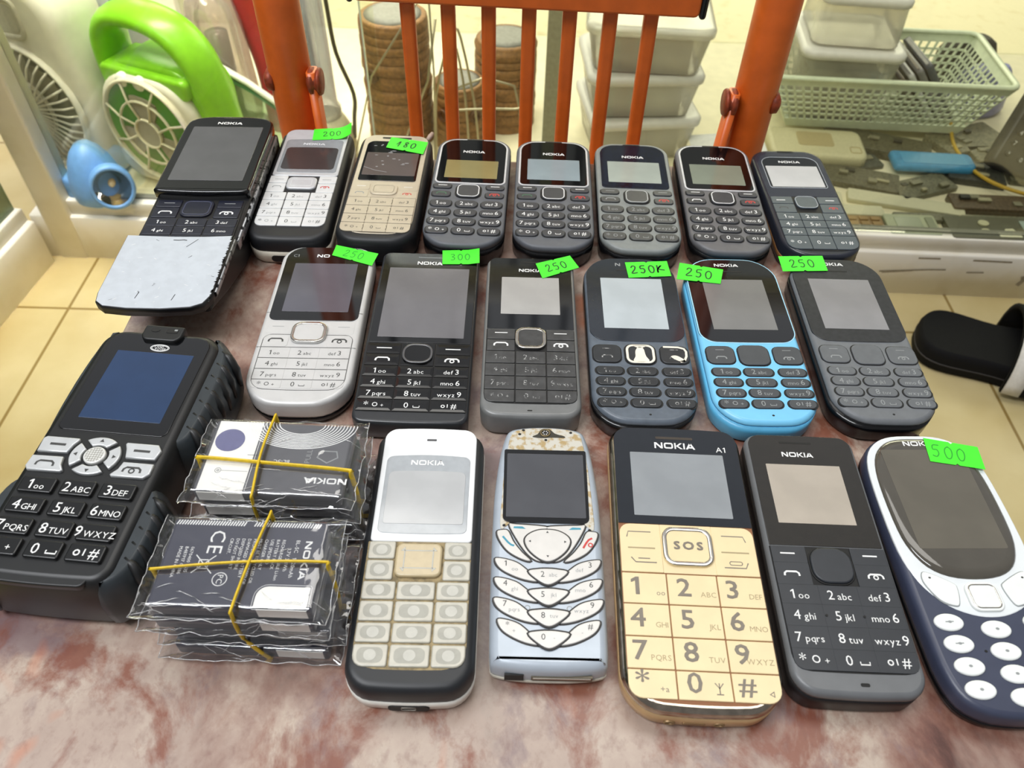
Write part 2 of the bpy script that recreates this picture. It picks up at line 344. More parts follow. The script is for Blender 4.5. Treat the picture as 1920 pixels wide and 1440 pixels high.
DIG = {'0': [(.5, 1), (.2, .8), (.12, .45), (.3, .05), (.65, .05), (.85, .4), (.8, .8), (.5, 1)], '1': [(.1, .35), (.55, 1), (.45, 0)],
       '2': [(.1, .75), (.35, 1), (.7, .9), (.6, .55), (.1, .02), (.9, .08)], '3': [(.15, .95), (.6, 1), (.7, .75), (.35, .55), (.75, .4), (.6, .05), (.1, .05)],
       '5': [(.85, 1), (.25, .95), (.2, .6), (.6, .6), (.75, .3), (.5, .02), (.1, .1)], '8': [(.75, .85), (.45, 1), (.25, .75), (.7, .3), (.5, .02), (.2, .25), (.75, .85)],
       'k': [(.15, 1), (.1, 0), (.1, .4), (.75, .95), (.2, .5), (1.1, .3)]}
def sticker(root, quad, z, txt, ink=None, wd=.5, lift=None, h=5.2, tx=.5, ty=.5, tall=1., label=None):
    """lime price sticker over four corners (top left, top right, bottom right, bottom left), small nicks mid-edge, pen strokes on it"""
    TL, TR, BR, BL = [Vector(p) for p in quad]; n = 14; lift = lift or (lambda u: 0.)
    def P(u, v): return (TL * (1 - u) + TR * u) * v + (BL * (1 - u) + BR * u) * (1 - v)
    b = MB(); vv = []; us = [0, .08, .16, .24, .32, .4, .46, .5, .54, .62, .7, .78, .86, .93, 1]
    for u in us:
        k = .07 if u == .5 else 0
        for v in (1 - k, k): p = P(u, v); vv.append((p.x, p.y, z + lift(u)))
    m = len(us); top = [(x, y, q + .14) for x, y, q in vv]; ff = []
    for i in range(m - 1):
        a, c, d, e = 2 * i, 2 * i + 1, 2 * i + 3, 2 * i + 2; ff.append((a, c, d, e)); ff.append(tuple(2 * m + t for t in (e, d, c, a))[::-1])
        ff.append((a, e, e + 2 * m, a + 2 * m)); ff.append((d, c, c + 2 * m, d + 2 * m))
    ff += [(1, 0, 2 * m, 2 * m + 1), (2 * m - 2, 2 * m - 1, 4 * m - 1, 4 * m - 2)]
    b._add(vv + top, ff, 0, False)
    e = (TR - TL).normalized(); f = Vector((-e.y, e.x)); W = (TR - TL).length; c0 = P(tx, ty); adv = h * .78
    x = -adv * len(txt) / 2
    for ch in txt:
        pts = smooth([(p[0], p[1] * tall) for p in DIG[ch]], 4, False); row = []
        for p in pts:
            q = c0 + e * (x + p[0] * h * .62) + f * (p[1] - .5) * h; u = min(1, max(0, tx + (x + p[0] * h * .6) / W)); row.append((q.x, q.y, z + .2 + lift(u)))
        rv = []
        for i, p in enumerate(row):
            a = Vector(row[max(i - 1, 0)]); d = Vector(row[min(i + 1, len(row) - 1)]) - a; q = Vector((-d.y, d.x, 0)).normalized() * wd / 2; p = Vector(p); rv += [tuple(p + q), tuple(p - q)]
        b._add(rv, [(2 * i, 2 * i + 1, 2 * i + 3, 2 * i + 2) for i in range(len(row) - 1)], 1, False); x += adv
    return b.build('price_sticker', [TAG, ink or INK], root, label or 'lime green price sticker with handwritten ' + txt)

def phone(label, x, y, yaw, z=.2): return thing('mobile_phone', label, 'phone', (x, y, z), yaw, 'old phones laid out on the marbled seat')
def prof(T, r=2.2, bot=2.5): return [(0, bot), (.5, bot * .45), (1.8, .25), (T * .5, 0), (T - r, 0), (T - r * .5, r * .14), (T - r * .15, r * .5), (T, r)]

# ------------------------------------------------------------------ the setting
FLOOR = -420
b = MB(); b.box(-2500, 2500, -1500, 1180, FLOOR - 20, FLOOR)
fl = structure(b.build('floor', tile_mat()))
b = MB(); b.box(-2500, 2500, 1180, 3800, FLOOR - 20, FLOOR)
yard = structure(b.build('ground', mat('cream_concrete', '#f3e8cc', .8, ns=4, col2='#e6d6b4', thr=(.55, .75))))

# barred shop window far behind the cabinet: the screens mirror its bars
b = MB()
for x in (-470, -235, -112, -8, 78, 190, 420): b.box(x - 13, x + 13, 2180, 2206, 200, 2300)
structure(b.build('window_1', mat('dark_window_bar', '#2b2c33', .5)))

# ------------------------------------------------------------------ folding chair whose seat carries the phones
ORANGE = mat('orange_enamel', '#d2611f', .36, ns=8, na=.08, bump=.1); RUST = mat('rusty_bolt', '#8a3a1e', .5, .2, na=.3)
chair = thing('folding_chair', 'orange metal folding chair with slatted back and marbled seat under the phones', 'chair', (0, 0, FLOOR))
def ch(b, name, m, label=None, par=None):
    o = b.build(name, m, par or chair, label); o.location = (0, 0, -FLOOR * S if par is None else 0); return o
MARBLE = marble_mat()
ch(MB().prism(rrect(-194, 185, -40, 440, 24, 6), -20, 0, 2.5), 'seat', [MARBLE], 'marble patterned red and cream vinyl seat')
b = MB().ring(rrect(-188, 179, -34, 434, 22, 6), 12, -34, -20); ch(b, 'seat_frame', ORANGE)
for sx, lo in ((-1, -143.5), (1, 147.5)):
    ch(MB().tube([(lo, 470, FLOOR + 8), (lo, 470, -200), (lo, 470, 60), (lo - sx * .5, 470, 260)], 13.2, 20), 'upright', ORANGE)
    ch(MB().tube([(lo + sx * 28, 30, FLOOR + 8), (lo + sx * 24, 60, -200), (lo + sx * 22, 100, -34)], 11, 14), 'leg', ORANGE)
for i in range(7):
    x = -67.3 + 23.75 * i
    ch(MB().prism(rrect(x - 4.3, x + 4.3, 466, 474, 2.4, 4), -86, 84), 'slat', ORANGE)
def rail(b, x0, x1, z0, z1, tilt=0.):
    b.T = Matrix.Translation((0, 470, 0)) @ Matrix.Rotation(tilt, 4, 'Y') @ Matrix.Rotation(pi / 2, 4, 'X'); b.prism(rrect(x0, x1, z0, z1, 3, 3), -9, 9, 1.5); return b
r = ch(rail(MB(), -99, 99.5, 84.5, 112, .022), 'top_rail', ORANGE)
for x0, x1 in ((99.5, 103.5), (-103, -99)): ch(rail(MB(), x0, x1, 83.5, 113, .022), 'end_cap', BLACK, 'black plastic end cap', r)
ch(rail(MB(), -131, 135, -98, -84), 'bottom_rail', ORANGE)
for sx, bx, bz, ex, ez in ((-1, -127.5, 38, -125, -60), (1, 131.5, 32, 124.5, -70)):
    P0 = Vector((bx, 461, bz)); P1 = Vector((ex, 452, ez)); d = (P1 - P0).normalized(); u = Vector((0, 1, 0)); u = (u - d * u.dot(d)).normalized(); q = d.cross(u)
    b = MB(); b.T = Matrix.Translation(P0) @ Matrix((( q.x, u.x, d.x, 0), (q.y, u.y, d.y, 0), (q.z, u.z, d.z, 0), (0, 0, 0, 1)))
    b.prism(rrect(-2.6, 2.6, -6.5, 6.5, 2, 3), -7, (P1 - P0).length, 1)
    br = ch(b, 'folding_brace', ORANGE)
    b = MB(); b.T = Matrix.Translation((bx, 461, bz)) @ Matrix.Rotation(sx * pi / 2, 4, 'Y') @ Matrix.Scale(.62, 4, (0, 0, 1)) @ Matrix.Translation((0, 0, -5.5))
    b.lathe([(0.1, -3), (7.6, -3), (8.2, -1.5), (8.2, 0), (6.8, 1), (6.8, 3.5), (8.4, 4.5), (8.4, 8), (7, 9.5), (4.5, 10), (3.6, 11.5), (.1, 12)], 24); ch(b, 'bolt', RUST, None, br)
    b = MB(); b.T = Matrix.Translation((bx + sx * 29, 466, bz - 2)) @ Matrix.Rotation(sx * pi / 2, 4, 'Y'); b.lathe([(.1, -4), (7, -4), (6.5, .5), (3, 2.4), (.1, 2.6)], 18); ch(b, 'rivet', RUST, None, br)

# ------------------------------------------------------------------ glass cabinets behind and beside the chair
ALU = mat('cream_white_aluminium', '#f0ebdd', .38, ns=2, col2='#e2dac4', thr=(.5, .8)); SEAM = mat('grey_gasket', '#7d7c70', .6)
PANE = clear('greenish_pane', '#fbfcf4', .015, .02, .0, fk=.22)
def part(b, name, m, root, label=None):
    return b.build(name, m, root, label)
cab = thing('display_cabinet', 'white framed glass display cabinet standing behind the orange chair', 'cabinet', (0, 827, FLOOR), -1.4)
H0 = 0
def cz(z): return z - FLOOR
part(MB().prism(rrect(-640, 1300, 0, 34, 3, 3), 0, 67, 3), 'bottom_rail', ALU, cab)
b = MB(); b.T = Matrix.Rotation(pi / 2, 4, 'X')
for pts, wd in (([(478, 36), (500, 38), (540, 42), (562, 43)], 2.2), ([(482, 34), (520, 39)], 1.2), ([(590, 40), (612, 41)], 2), ([(664, 22), (668, 30), (665, 38)], 6), ([(520, 60), (548, 60.5)], 2.4), ([(590, 60), (640, 59.6)], 2.6), ([(-430, 34), (-424, 35)], 4), ([(-300, 24), (-262, 25)], 1.4)): b.ribbon(pts, wd, .35)
part(b, 'scuff_marks', mat('grey_brown_scuff', '#8d8168', .7, ns=40, na=.3), cab)
part(MB().prism([(-612, 6), (1300, 6), (1300, 30), (-612, 30)], 67, 88, 2), 'sill', ALU, cab)
part(MB().prism([(-612, 16), (1300, 16), (1300, 24), (-612, 24)], 88, 91), 'glass_channel', SEAM, cab)
part(MB().prism(rrect(-622, -584, -2, 38, 4, 3), 0, 900, 1), 'corner_post', ALU, cab)
part(MB().box(-584, -160, 21, 25, 90, 880), 'glass_pane', PANE, cab); part(MB().box(-172, 1300, 12, 16, 90, 880), 'glass_pane', PANE, cab)
GE = mat('glass_edge', '#b9c9b4', .1, coat=.5)
part(MB().box(-172.6, -171.4, 11.8, 16.2, 90, 880), 'pane_edge', GE, cab)
part(MB().box(27, 53, 30, 58, 84, 880), 'mullion', mat('dull_grey_aluminium', '#a9a894', .45, .1, ns=20, na=.08), cab)
part(MB().prism(rrect(-640, 1300, 0, 34, 3, 3), 880, 920, 3), 'top_rail', ALU, cab)
part(MB().box(-612, 1300, 30, 560, 70, 80), 'shelf', mat('cream_shelf_board', '#efe6c8', .5, ns=6, na=.04), cab)
part(MB().box(-612, 1300, 556, 562, 80, 880), 'back_pane', PANE, cab)
part(MB().prism(rrect(-640, 1300, 562, 590, 3, 3), 880, 920, 3), 'back_rail', ALU, cab)
for x in (-622, 1262): part(MB().box(x, x + 38, 560, 592, 0, 900), 'back_post', ALU, cab)

cab2 = thing('display_cabinet', 'white framed glass cabinet side running toward the viewer at the left edge', 'cabinet', (-626, 836, FLOOR), -6.6)
part(MB().prism(rrect(-30, 0, -900, -4, 3, 3), 0, 67, 3), 'bottom_rail', ALU, cab2)
part(MB().prism([(-26, -900), (-8, -900), (-8, -6), (-26, -6)], 67, 86, 2), 'sill', ALU, cab2)
part(MB().box(-19, -15, -900, -10, 86, 880), 'glass_pane', clear('dark_green_pane', '#b9c4b0', .05, .03, .02), cab2)
OLI = mat('olive_grey_board', '#7c8069', .6, ns=8, na=.1)
part(MB().box(-330, -30, -900, 0, 60, 68), 'shelf', OLI, cab2); part(MB().box(-336, -330, -900, 0, 60, 880), 'back_panel', OLI, cab2)
part(MB().prism(rrect(-30, 0, -900, -4, 3, 3), 880, 920, 3), 'top_rail', ALU, cab2)
SH = FLOOR + 80.1   # top of the shelf

# ---- things standing on the shelf
WPL = mat('off_white_fan_plastic', '#e4dfd2', .4, ns=8, na=.03); LIME = mat('lime_green_plastic', '#7fc41c', .32, ns=8, na=.06); CRM = mat('cream_grille', '#ded6c0', .4)
DKG = mat('dark_fan_hub', '#4a473d', .5); BLADE = mat('taupe_fan_blade', '#a49c8c', .45)
def upright(loc_, rz):   # local x right, y up, z toward the viewer
    return Matrix.Rotation(pi / 2, 4, 'X')
f = thing('table_fan', 'off-white rechargeable box fan behind the corner post', 'fan', (-606, 968, SH), -18); f.scale = (.9, .9, .9)
UP = Matrix.Rotation(pi / 2, 4, 'X')
def fm(): b = MB(); b.T = UP; return b
b = fm(); b.body(rrect(-88, 92, 0, 285, (46, 60, 16, 16), 9, bt=6), [(-45, 10), (-40, 2), (-30, 0), (30, 0), (42, 4), (47, 12), (48, 18)]); b.build('housing', WPL, f)
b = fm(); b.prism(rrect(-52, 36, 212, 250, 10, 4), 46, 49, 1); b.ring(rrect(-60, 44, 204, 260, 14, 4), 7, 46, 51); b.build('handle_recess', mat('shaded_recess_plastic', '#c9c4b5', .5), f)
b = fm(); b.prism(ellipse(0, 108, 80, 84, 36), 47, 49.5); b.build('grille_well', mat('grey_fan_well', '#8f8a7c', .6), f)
b = fm(); b.ring(ellipse(0, 108, 86, 90, 40), 5, 47, 56); b.ring(ellipse(0, 108, 44, 46, 32), 3, 58, 63); b.lathe([(.1, 64), (20, 64), (24, 60), (24, 50)], 24, 0, (0, 108))
for k in range(40):
    a = 2 * pi * k / 40; b.tube([(24 * cos(a), 108 + 24 * sin(a), 62), (44 * cos(a), 108 + 46 * sin(a), 62), (68 * cos(a), 108 + 71 * sin(a), 61), (83 * cos(a), 108 + 87 * sin(a), 52)], 1.7, 6)
b.build('grille', WPL, f)
b = fm(); b.lathe([(.1, 56), (17, 56), (17, 50)], 20, 0, (0, 108)); b.build('hub', DKG, f)
for k in range(3):
    a = 2 * pi * k / 3 + .4; b = fm(); b.prism(smooth([(12 * cos(a), 108 + 12 * sin(a)), (50 * cos(a - .1), 108 + 50 * sin(a - .1)), (74 * cos(a + .2), 108 + 74 * sin(a + .2)), (70 * cos(a + .75), 108 + 70 * sin(a + .75)), (30 * cos(a + .7), 108 + 30 * sin(a + .7))], 4), 50, 52); b.build('blade', BLADE, f)

g = thing('table_fan', 'lime green and white rechargeable fan with a carry handle', 'fan', (-440, 925, SH), -22)
b = fm(); b.prism(rrect(-80, 76, 0, 168, (60, 40, 22, 22), 8), -34, 28, 5); b.build('back_shell', LIME, g)
b = fm(); b.body(rrect(-76, 72, 6, 158, (60, 52, 30, 30), 8), [(28, 0), (36, 0), (41, 3), (43, 8)]); b.build('front_shell', WPL, g)
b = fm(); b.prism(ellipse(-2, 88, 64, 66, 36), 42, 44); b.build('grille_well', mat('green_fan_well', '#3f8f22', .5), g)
b = fm(); b.ring(ellipse(-2, 88, 67, 69, 40), 4, 43, 50); b.ring(ellipse(-2, 88, 42, 43, 30), 2.6, 48, 51)
b.ring(ellipse(-2, 88, 20, 20, 24), 2.4, 49, 52)
for k in range(8): a = 2 * pi * k / 8 + .3; b.tube([(-2 + 18 * cos(a), 88 + 18 * sin(a), 50.5), (-2 + 42 * cos(a + .12), 88 + 42 * sin(a + .12), 50), (-2 + 65 * cos(a + .05), 88 + 67 * sin(a + .05), 47)], 1.6, 6)
b.build('grille', CRM, g)
b = fm(); b.prism(ellipse(-2, 88, 18, 18, 20), 44, 49); b.build('hub', BLADE, g)
for k in range(3):
    a = 2 * pi * k / 3 + 1.1; b = fm(); b.prism(smooth([(-2 + 12 * cos(a), 86 + 12 * sin(a)), (-2 + 46 * cos(a), 86 + 46 * sin(a)), (-2 + 50 * cos(a + .8), 86 + 50 * sin(a + .8)), (-2 + 20 * cos(a + .9), 86 + 20 * sin(a + .9))], 4), 44.5, 46.5); b.build('blade', BLADE, g)
b = fm(); b.tube(smooth([(-66, 110, 0), (-70, 150, 0), (-66, 186, 0), (-46, 208, 0), (-10, 214, 0), (30, 206, 0), (58, 182, 0), (72, 146, 0), (80, 92, 0), (80, 26, 0)], 5, False), 14, 16, flat=2.0); b.build('handle', LIME, g)
b = fm(); b.prism(rrect(-62, 66, 136, 162, 8, 4), -24, 38, 5); b.build('lamp_bar', LIME, g)
for x in (-32, -6): b = fm(); b.lathe([(9, 34), (9, 43), (7, 46), (.1, 47)], 16, 0, (x + 8, 150)); b.build('led_lens', mat('white_led_lens', '#f2f3e8', .2), g)

t = thing('head_torch', 'sky blue torch with a mirrored reflector beside the corner post', 'torch', (-541, 864, SH), 0); t.scale = (.86, .86, .95)
BLU = mat('sky_blue_torch', '#6f9fd2', .4, ns=10, na=.05)
b = MB(); b.lathe([(.1, 0), (30, 0), (38, 6), (40, 22), (36, 40), (30, 58), (22, 72), (12, 82), (.1, 86)], 28, 0, (-4, 6)); b.prism(rrect(-52, 10, -12, 24, 12, 4), 0, 36, 6); b.build('body', BLU, t)
M_ = Matrix.Translation((26, -10, 34)) @ Matrix.Rotation(R(28), 4, 'Z') @ Matrix.Rotation(R(82), 4, 'X')
b = MB(); b.T = M_; b.lathe([(14, -20), (24, -8), (30, 8), (31, 24), (28, 27), (25.5, 26), (25, 20)], 28, caps=(True, False)); b.build('lamp_ring', BLU, t)
b = MB(); b.T = M_; b.lathe([(25, 23), (19, 10), (12, -2), (5, -10), (.1, -12)], 20, caps=(False, True)); b.build('reflector', mat('mirror_reflector', '#d9d4c8', .05, 1.), t)
b = MB(); b.T = M_; b.lathe([(.1, 12), (4, 10), (6, 2), (6, -8)], 12); b.build('bulb', mat('warm_bulb_glass', '#f2dfae', .2), t)

l = thing('rechargeable_lamp', 'blue grey lamp body between the two fans', 'lamp', (-548, 1052, SH), -10)
MB().prism(rrect(-34, 34, -30, 30, 12, 4), 0, 250, 8).build('body', mat('blue_grey_plastic', '#9aa3b4', .4), l); MB().prism(rrect(8, 30, -33, -28, 4, 4), 90, 200, 2).build('lens', mat('pale_lens', '#cfd3dc', .2), l)
l = thing('rechargeable_lamp', 'red lamp with a clear cover, behind the lime green fan', 'lamp', (-388, 1062, SH), -6)
REDP = mat('red_plastic', '#b3202a', .35, ns=8, na=.08)
b = MB(); b.tube(smooth([(46, 0, 0), (44, 2, 90), (32, 4, 160), (20, 4, 240), (14, 4, 330)], 4, False), [26] * 17, 14, flat=.7); b.tube([(14, 4, 330), (-30, 4, 335), (-60, 4, 300)], 18, 12); b.build('back_shell', REDP, l)
MB().prism(rrect(-70, 26, -40, -4, 14, 4), 0, 26, 6).build('base', mat('white_lamp_base', '#d7cfc8', .4), l)
CLR = clear('clear_lamp_cover', '#f3e9e6', .12, .1, .3, '#e8d8d6')
b = MB(); b.T = Matrix.Translation((-16, -24, 26)); b.lathe([(38, 0), (40, 20), (36, 130), (30, 160), (16, 176), (.1, 180)], 24); b.build('clear_cover', CLR, l)
b = MB(); b.T = Matrix.Translation((-16, -24, 26)); b.lathe([(15, 0), (15, 120), (.1, 122)], 14); b.build('tube', mat('smoky_tube', '#8f8a84', .2), l)

l = thing('tube_lantern', 'clear tube lantern on a beige base behind the left chair upright', 'lantern', (-266, 985, SH), -8); l.scale = (.8, .8, 1)
b = MB(); b.lathe([(.1, 0), (46, 0), (50, 8), (48, 34), (38, 52), (31, 62), (.1, 64)], 28); b.build('base', mat('beige_lantern_base', '#bcb497', .45), l)
b = MB(); b.lathe([(31, 62), (31, 72), (26, 80), (25.5, 300), (.1, 302)], 24); b.build('clear_tube', clear('lantern_tube', '#e9e9ee', .12, .08, .28, '#dcdce2'), l)
b = MB(); b.prism(rrect(-15, -1, -6, 6, 2), 66, 296); b.build('led_strip', mat('grey_led_strip', '#86868a', .4), l)
b = MB()
for k in range(13): b.tube([(-8, -6, 78 + k * 17), (-8, -8, 78 + k * 17)], 4, 10)
b.build('led_row', mat('bright_led_lens', '#e6e8ea', .15, .3), l)
MB().tube(smooth([(48, 4, 30), (52, 4, 60), (58, 0, 96), (38, 0, 150), (34, 0, 210), (30, 0, 320)], 4, False), 3.4, 8).build('wire_handle', mat('dark_olive_wire', '#4c4738', .4, .3), l)
MB().tube(smooth([(-44, -30, 8), (-20, -46, 22), (2, -50, 44), (14, -50, 30), (26, -50, 4)], 3, False), 2.6, 8).build('red_wire', mat('red_wire', '#a8342c', .4), l)
MB().tube(smooth([(-52, 10, 20), (-58, 10, 110), (-62, 10, 220), (-64, 10, 320)], 4, False), 3.4, 8).build('wire_handle', mat('dark_olive_wire'), l)

gs = thing('glass_sheet', 'narrow green edged glass sheet leaning beside the red lamp', 'glass sheet', (-375, 985, SH), 0)
b = MB(); P = [Vector((-58, 0, 148)), Vector((42, 12, 72))]
b.tube([tuple(P[0]), (-20, 4, 124), (12, 8, 100), tuple(P[1]), (52, 14, 50)], 7, 8, flat=.5); b.build('white_rim', mat('white_rim_strip', '#e4e6dd', .3), gs)
b = MB(); b._add([(-58, 0, 146), (42, 12, 70), (52, 14, 0), (-58, 0, 0), (-58, 4, 146), (42, 16, 70), (52, 18, 0), (-58, 4, 0)], [(0, 1, 2, 3), (7, 6, 5, 4), (0, 4, 5, 1), (1, 5, 6, 2)], 0, False); b.build('pane', clear('green_sheet', '#cfe0cf', .05, .03, .05), gs)
b = MB(); b.tube([(-56, 0, 138), (-20, 3, 113), (14, 8, 89), (42, 13, 62)], 3, 8); b.build('green_edge', mat('bottle_green_edge', '#3f7d5c', .2), gs)

CARD = mat('brown_spool_cardboard', '#8a6238', .6, ns=20, na=.25); SPG = mat('grey_spool_top', '#8d8b84', .6, ns=20, na=.1)
def spool(label, x, y, r, h, seed):
    t = thing('wire_spool', label, 'spool', (x, y, SH), seed * 20, 'brown wire spools on the cabinet shelf'); rnd = random.Random(seed)
    pr = [(.1, 0), (r, 0)]; z = 0
    while z < h - 8:
        q = rnd.uniform(9, 22); z2 = min(h - 2, z + q); pr += [(r * rnd.uniform(.97, 1.02), z + 1), (r * rnd.uniform(.97, 1.02), z2 - 1), (r * .95, z2)]; z = z2
    pr += [(r * .96, h), (r * .9, h + 2)]
    MB().lathe(pr, 26).build('winding', CARD, t); b = MB(); b.lathe([(r * .9, h + 1), (r * .55, h + 5), (r * .2, h + 3), (.1, h + 3)], 22); b.build('cap', SPG, t)
    for a in (-2.2, -.9): b = MB(); b.T = Matrix.Rotation(a - R(seed * 20), 4, 'Z') @ Matrix.Translation((r, 0, h * .62)) @ Matrix.Rotation(pi / 2, 4, 'Y'); b.lathe([(9, -2), (9, 3), (6, 4), (6, -1), (.1, -1)], 16); b.build('eyelet', mat('dark_brown_eyelet', '#5d3a1d', .5), t)
spool('tall brown wire spool behind the leftmost slat', -170, 1046, 47, 172, 1)
spool('low brown wire spool between the second and third slats', -84, 1030, 36, 92, 2)
spool('brown wire spool behind the third and fourth slats', -22, 1095, 44, 124, 3)
STW = mat('steel_wire', '#aea58c', .3, .7)
def wires(label, x, y, paths, r=1.6):
    t = thing('wire_stand', label, 'wire stand', (x, y, SH), 0, 'thin wire stands on the cabinet shelf')
    for p in paths: MB().tube(p, r, 7).build('wire', STW, t)
wires('bent steel wire stand in front of the right spool', -46, 945, [smooth([(-44, 0, 0), (-42, 4, 84), (-38, 6, 92), (40, 6, 96), (46, 4, 90), (56, 0, 0)], 3, False), smooth([(-44, 40, 0), (-40, 40, 104), (38, 40, 110), (54, 40, 0)], 2, False)])
wires('hooked wire stand rising between the middle slats', -100, 972, [smooth([(-14, 0, 0), (-10, 0, 100), (10, 0, 176), (16, 0, 188), (24, 0, 178), (40, 0, 90), (46, 0, 0)], 3, False), smooth([(16, 0, 188), (8, 4, 172), (18, 6, 160), (28, 2, 96), (32, 0, 0)], 3, False), [(-70, 0, 0), (-20, 0, 120), (-6, 0, 200)]])
wires('thin crossed wires above the tall spool', -170, 960, [[(-60, 0, 0), (-20, 0, 130), (70, 0, 260)], [(54, 0, 0), (60, 0, 130), (58, 0, 280)]], 1.3)
lb = thing('loudspeaker_driver', 'small round metal driver at the foot of the tall spool', 'speaker', (-148, 942, SH), 0)
b = MB(); b.T = Matrix.Translation((0, 0, 26)) @ Matrix.Rotation(R(70), 4, 'X'); b.lathe([(.1, -14), (18, -14), (26, 0), (27, 4), (20, 3), (10, -3), (.1, -1)], 24); b.build('cone', mat('olive_metal', '#9b9877', .35, .5), lb); b = MB(); b.T = Matrix.Translation((0, 0, 26)) @ Matrix.Rotation(R(70), 4, 'X'); b.lathe([(8, -2.5), (7, 2), (.1, 3)], 16); b.build('dust_cap', SLOT, lb)

TUBM = clear('frosted_tub_plastic', '#f2f0ea', .08, .25, .42, '#e6e3dc'); LIDM = mat('pale_frosted_lid', '#e2dfdc', .35, ns=12, na=.03)
def tub(label, x, y, z, rz, w, d, h, group, content=None, lid=True, top=1.14):
    t = thing('storage_tub', label, 'storage tub', (x, y, z), rz, group)
    o = rrect(-w / 2, w / 2, -d / 2, d / 2, 16, 5); q = lambda k: [(a * k, c * k) for a, c in o]
    b = MB(); b.loft([[(a, c, zz) for a, c in q(k)] for zz, k in ((0, .94), (2, 1), (h * .5, 1 + (top - 1) * .5), (h - 3, top), (h, top + .02))], 0, (True, False)); b.build('tub', TUBM, t)
    if lid: b = MB(); b.loft([[(a, c, zz) for a, c in q(k)] for zz, k in ((h - 6, top + .04), (h + 1, top + .05), (h + 4, top + .01), (h + 6, top - .06), (h + 5, top - .1))]); b.build('lid', LIDM if lid == 1 else TUBM, t)
    if content:
        b = MB(); b.prism(rrect(-w * .42, w * .42, -d * .42, d * .42, 10), 3, h * .72, 6); b.build('contents', content, t)
GT = 'stacked tubs behind the right slats'
BRC = mat('tan_contents', '#a58a68', .7, ns=10, na=.3, col2='#8a6e52', thr=(.4, .6)); WHC = mat('olive_white_contents', '#c8c4ae', .7, ns=9, col2='#9a957a', thr=(.4, .6))
tub('frosted storage tub at the bottom of the stack behind the right slats', 166, 1055, SH, 8, 132, 120, 58, GT, WHC)
tub('frosted storage tub in the middle of the stack behind the right slats', 162, 1055, SH + 64.5, 4, 132, 120, 56, GT, WHC)
tub('frosted storage tub with tan contents, topmost of the stack behind the right slats', 166, 1055, SH + 127, -4, 138, 124, 58, GT, BRC, lid=2)
p_ = thing('paper_sheet', 'white papers lying between the tub stack and the right upright', 'paper', (300, 965, SH), 12)
b = MB(); b._add([(-60, -50, 1), (50, -55, 2), (60, 60, 26), (-50, 60, 30), (-60, -50, .2), (50, -55, 1), (60, 60, 25), (-50, 60, 29)], [(0, 1, 2, 3), (7, 6, 5, 4), (0, 4, 5, 1), (2, 6, 7, 3), (1, 5, 6, 2), (3, 7, 4, 0)], 0, False); b.build('sheet', mat('white_paper', '#eeeef0', .8), p_)

# right-hand basket with a tub and flat boxes in it
bk = thing('plastic_basket', 'pale green perforated plastic basket on the right of the shelf', 'basket', (520, 1130, SH + 16), -2.5)
BKM = mat('pale_green_plastic', '#dae3c8', .35, ns=10, na=.05, trans=.0)
def wall(b, A, B, C, D, nu, nv, solid=.16, rows=(1, 1)):
    """perforated panel: bars round square holes between bottom edge A-B and top edge D-C"""
    A, B, C, D = map(Vector, (A, B, C, D))
    def P(u, v): return (A * (1 - u) + B * u) * (1 - v) + (D * (1 - u) + C * u) * v
    nrm = (B - A).cross(D - A).normalized() * 1.6
    def quad(u0, u1, v0, v1):
        p = [P(u0, v0), P(u1, v0), P(u1, v1), P(u0, v1)]; q = [a - nrm for a in p]
        b._add([tuple(a) for a in p + q], [(0, 1, 2, 3), (7, 6, 5, 4), (0, 4, 5, 1), (1, 5, 6, 2), (2, 6, 7, 3), (3, 7, 4, 0)], 0, False)
    quad(0, 1, 0, solid); quad(0, 1, 1 - solid, 1)
    for j in range(nv + 1):
        v = solid + (1 - 2 * solid) * j / nv
        if 0 < j < nv: quad(0, 1, v - .018, v + .018)
    for i in range(nu + 1):
        u = i / nu; h_ = .16 / nu; quad(max(0, u - h_), min(1, u + h_), solid, 1 - solid)
bw, bd, tw, td, bh = 125, 62, 166, 86, 84
A = [(-bw, -bd, 0), (bw, -bd, 0), (bw, bd, 0), (-bw, bd, 0)]; T_ = [(-tw, -td, bh), (tw, -td, bh), (tw, td, bh), (-tw, td, bh)]
b = MB()
for i in range(4): j = (i + 1) % 4; wall(b, A[i], A[j], T_[j], T_[i], (26, 14)[i % 2], 6)
b.build('side_wall', BKM, bk)
MB().prism(rrect(-bw, bw, -bd, bd, 4), 0, 3).build('base', BKM, bk)
MB().tube([(x, y, bh) for x, y in rrect(-tw, tw, -td, td, 14, 5)], 5, 8, closed=True, flat=.6).build('rim', BKM, bk)
tub('big frosted storage tub standing in the pale green basket', 463, 1132, SH + 20.5, -4, 120, 118, 104, 'tubs in and on the basket', WHC)
tub('white lidded storage tub on top of the tub in the basket', 463, 1134, SH + 132, -6, 118, 116, 60, 'tubs in and on the basket', None, 1, .96)
CDM = [mat('slate_case', '#4c4e5a', .35), mat('grey_case', '#77747a', .35), mat('brown_grey_case', '#6d625c', .4), mat('white_case', '#c5c4c8', .35)]
cdl = ['slate flat case leaning highest in the basket', 'grey flat case leaning second in the basket, against the slate one', 'pale flat case leaning third in the basket', 'brown grey flat case leaning last, next to the frosted tub']
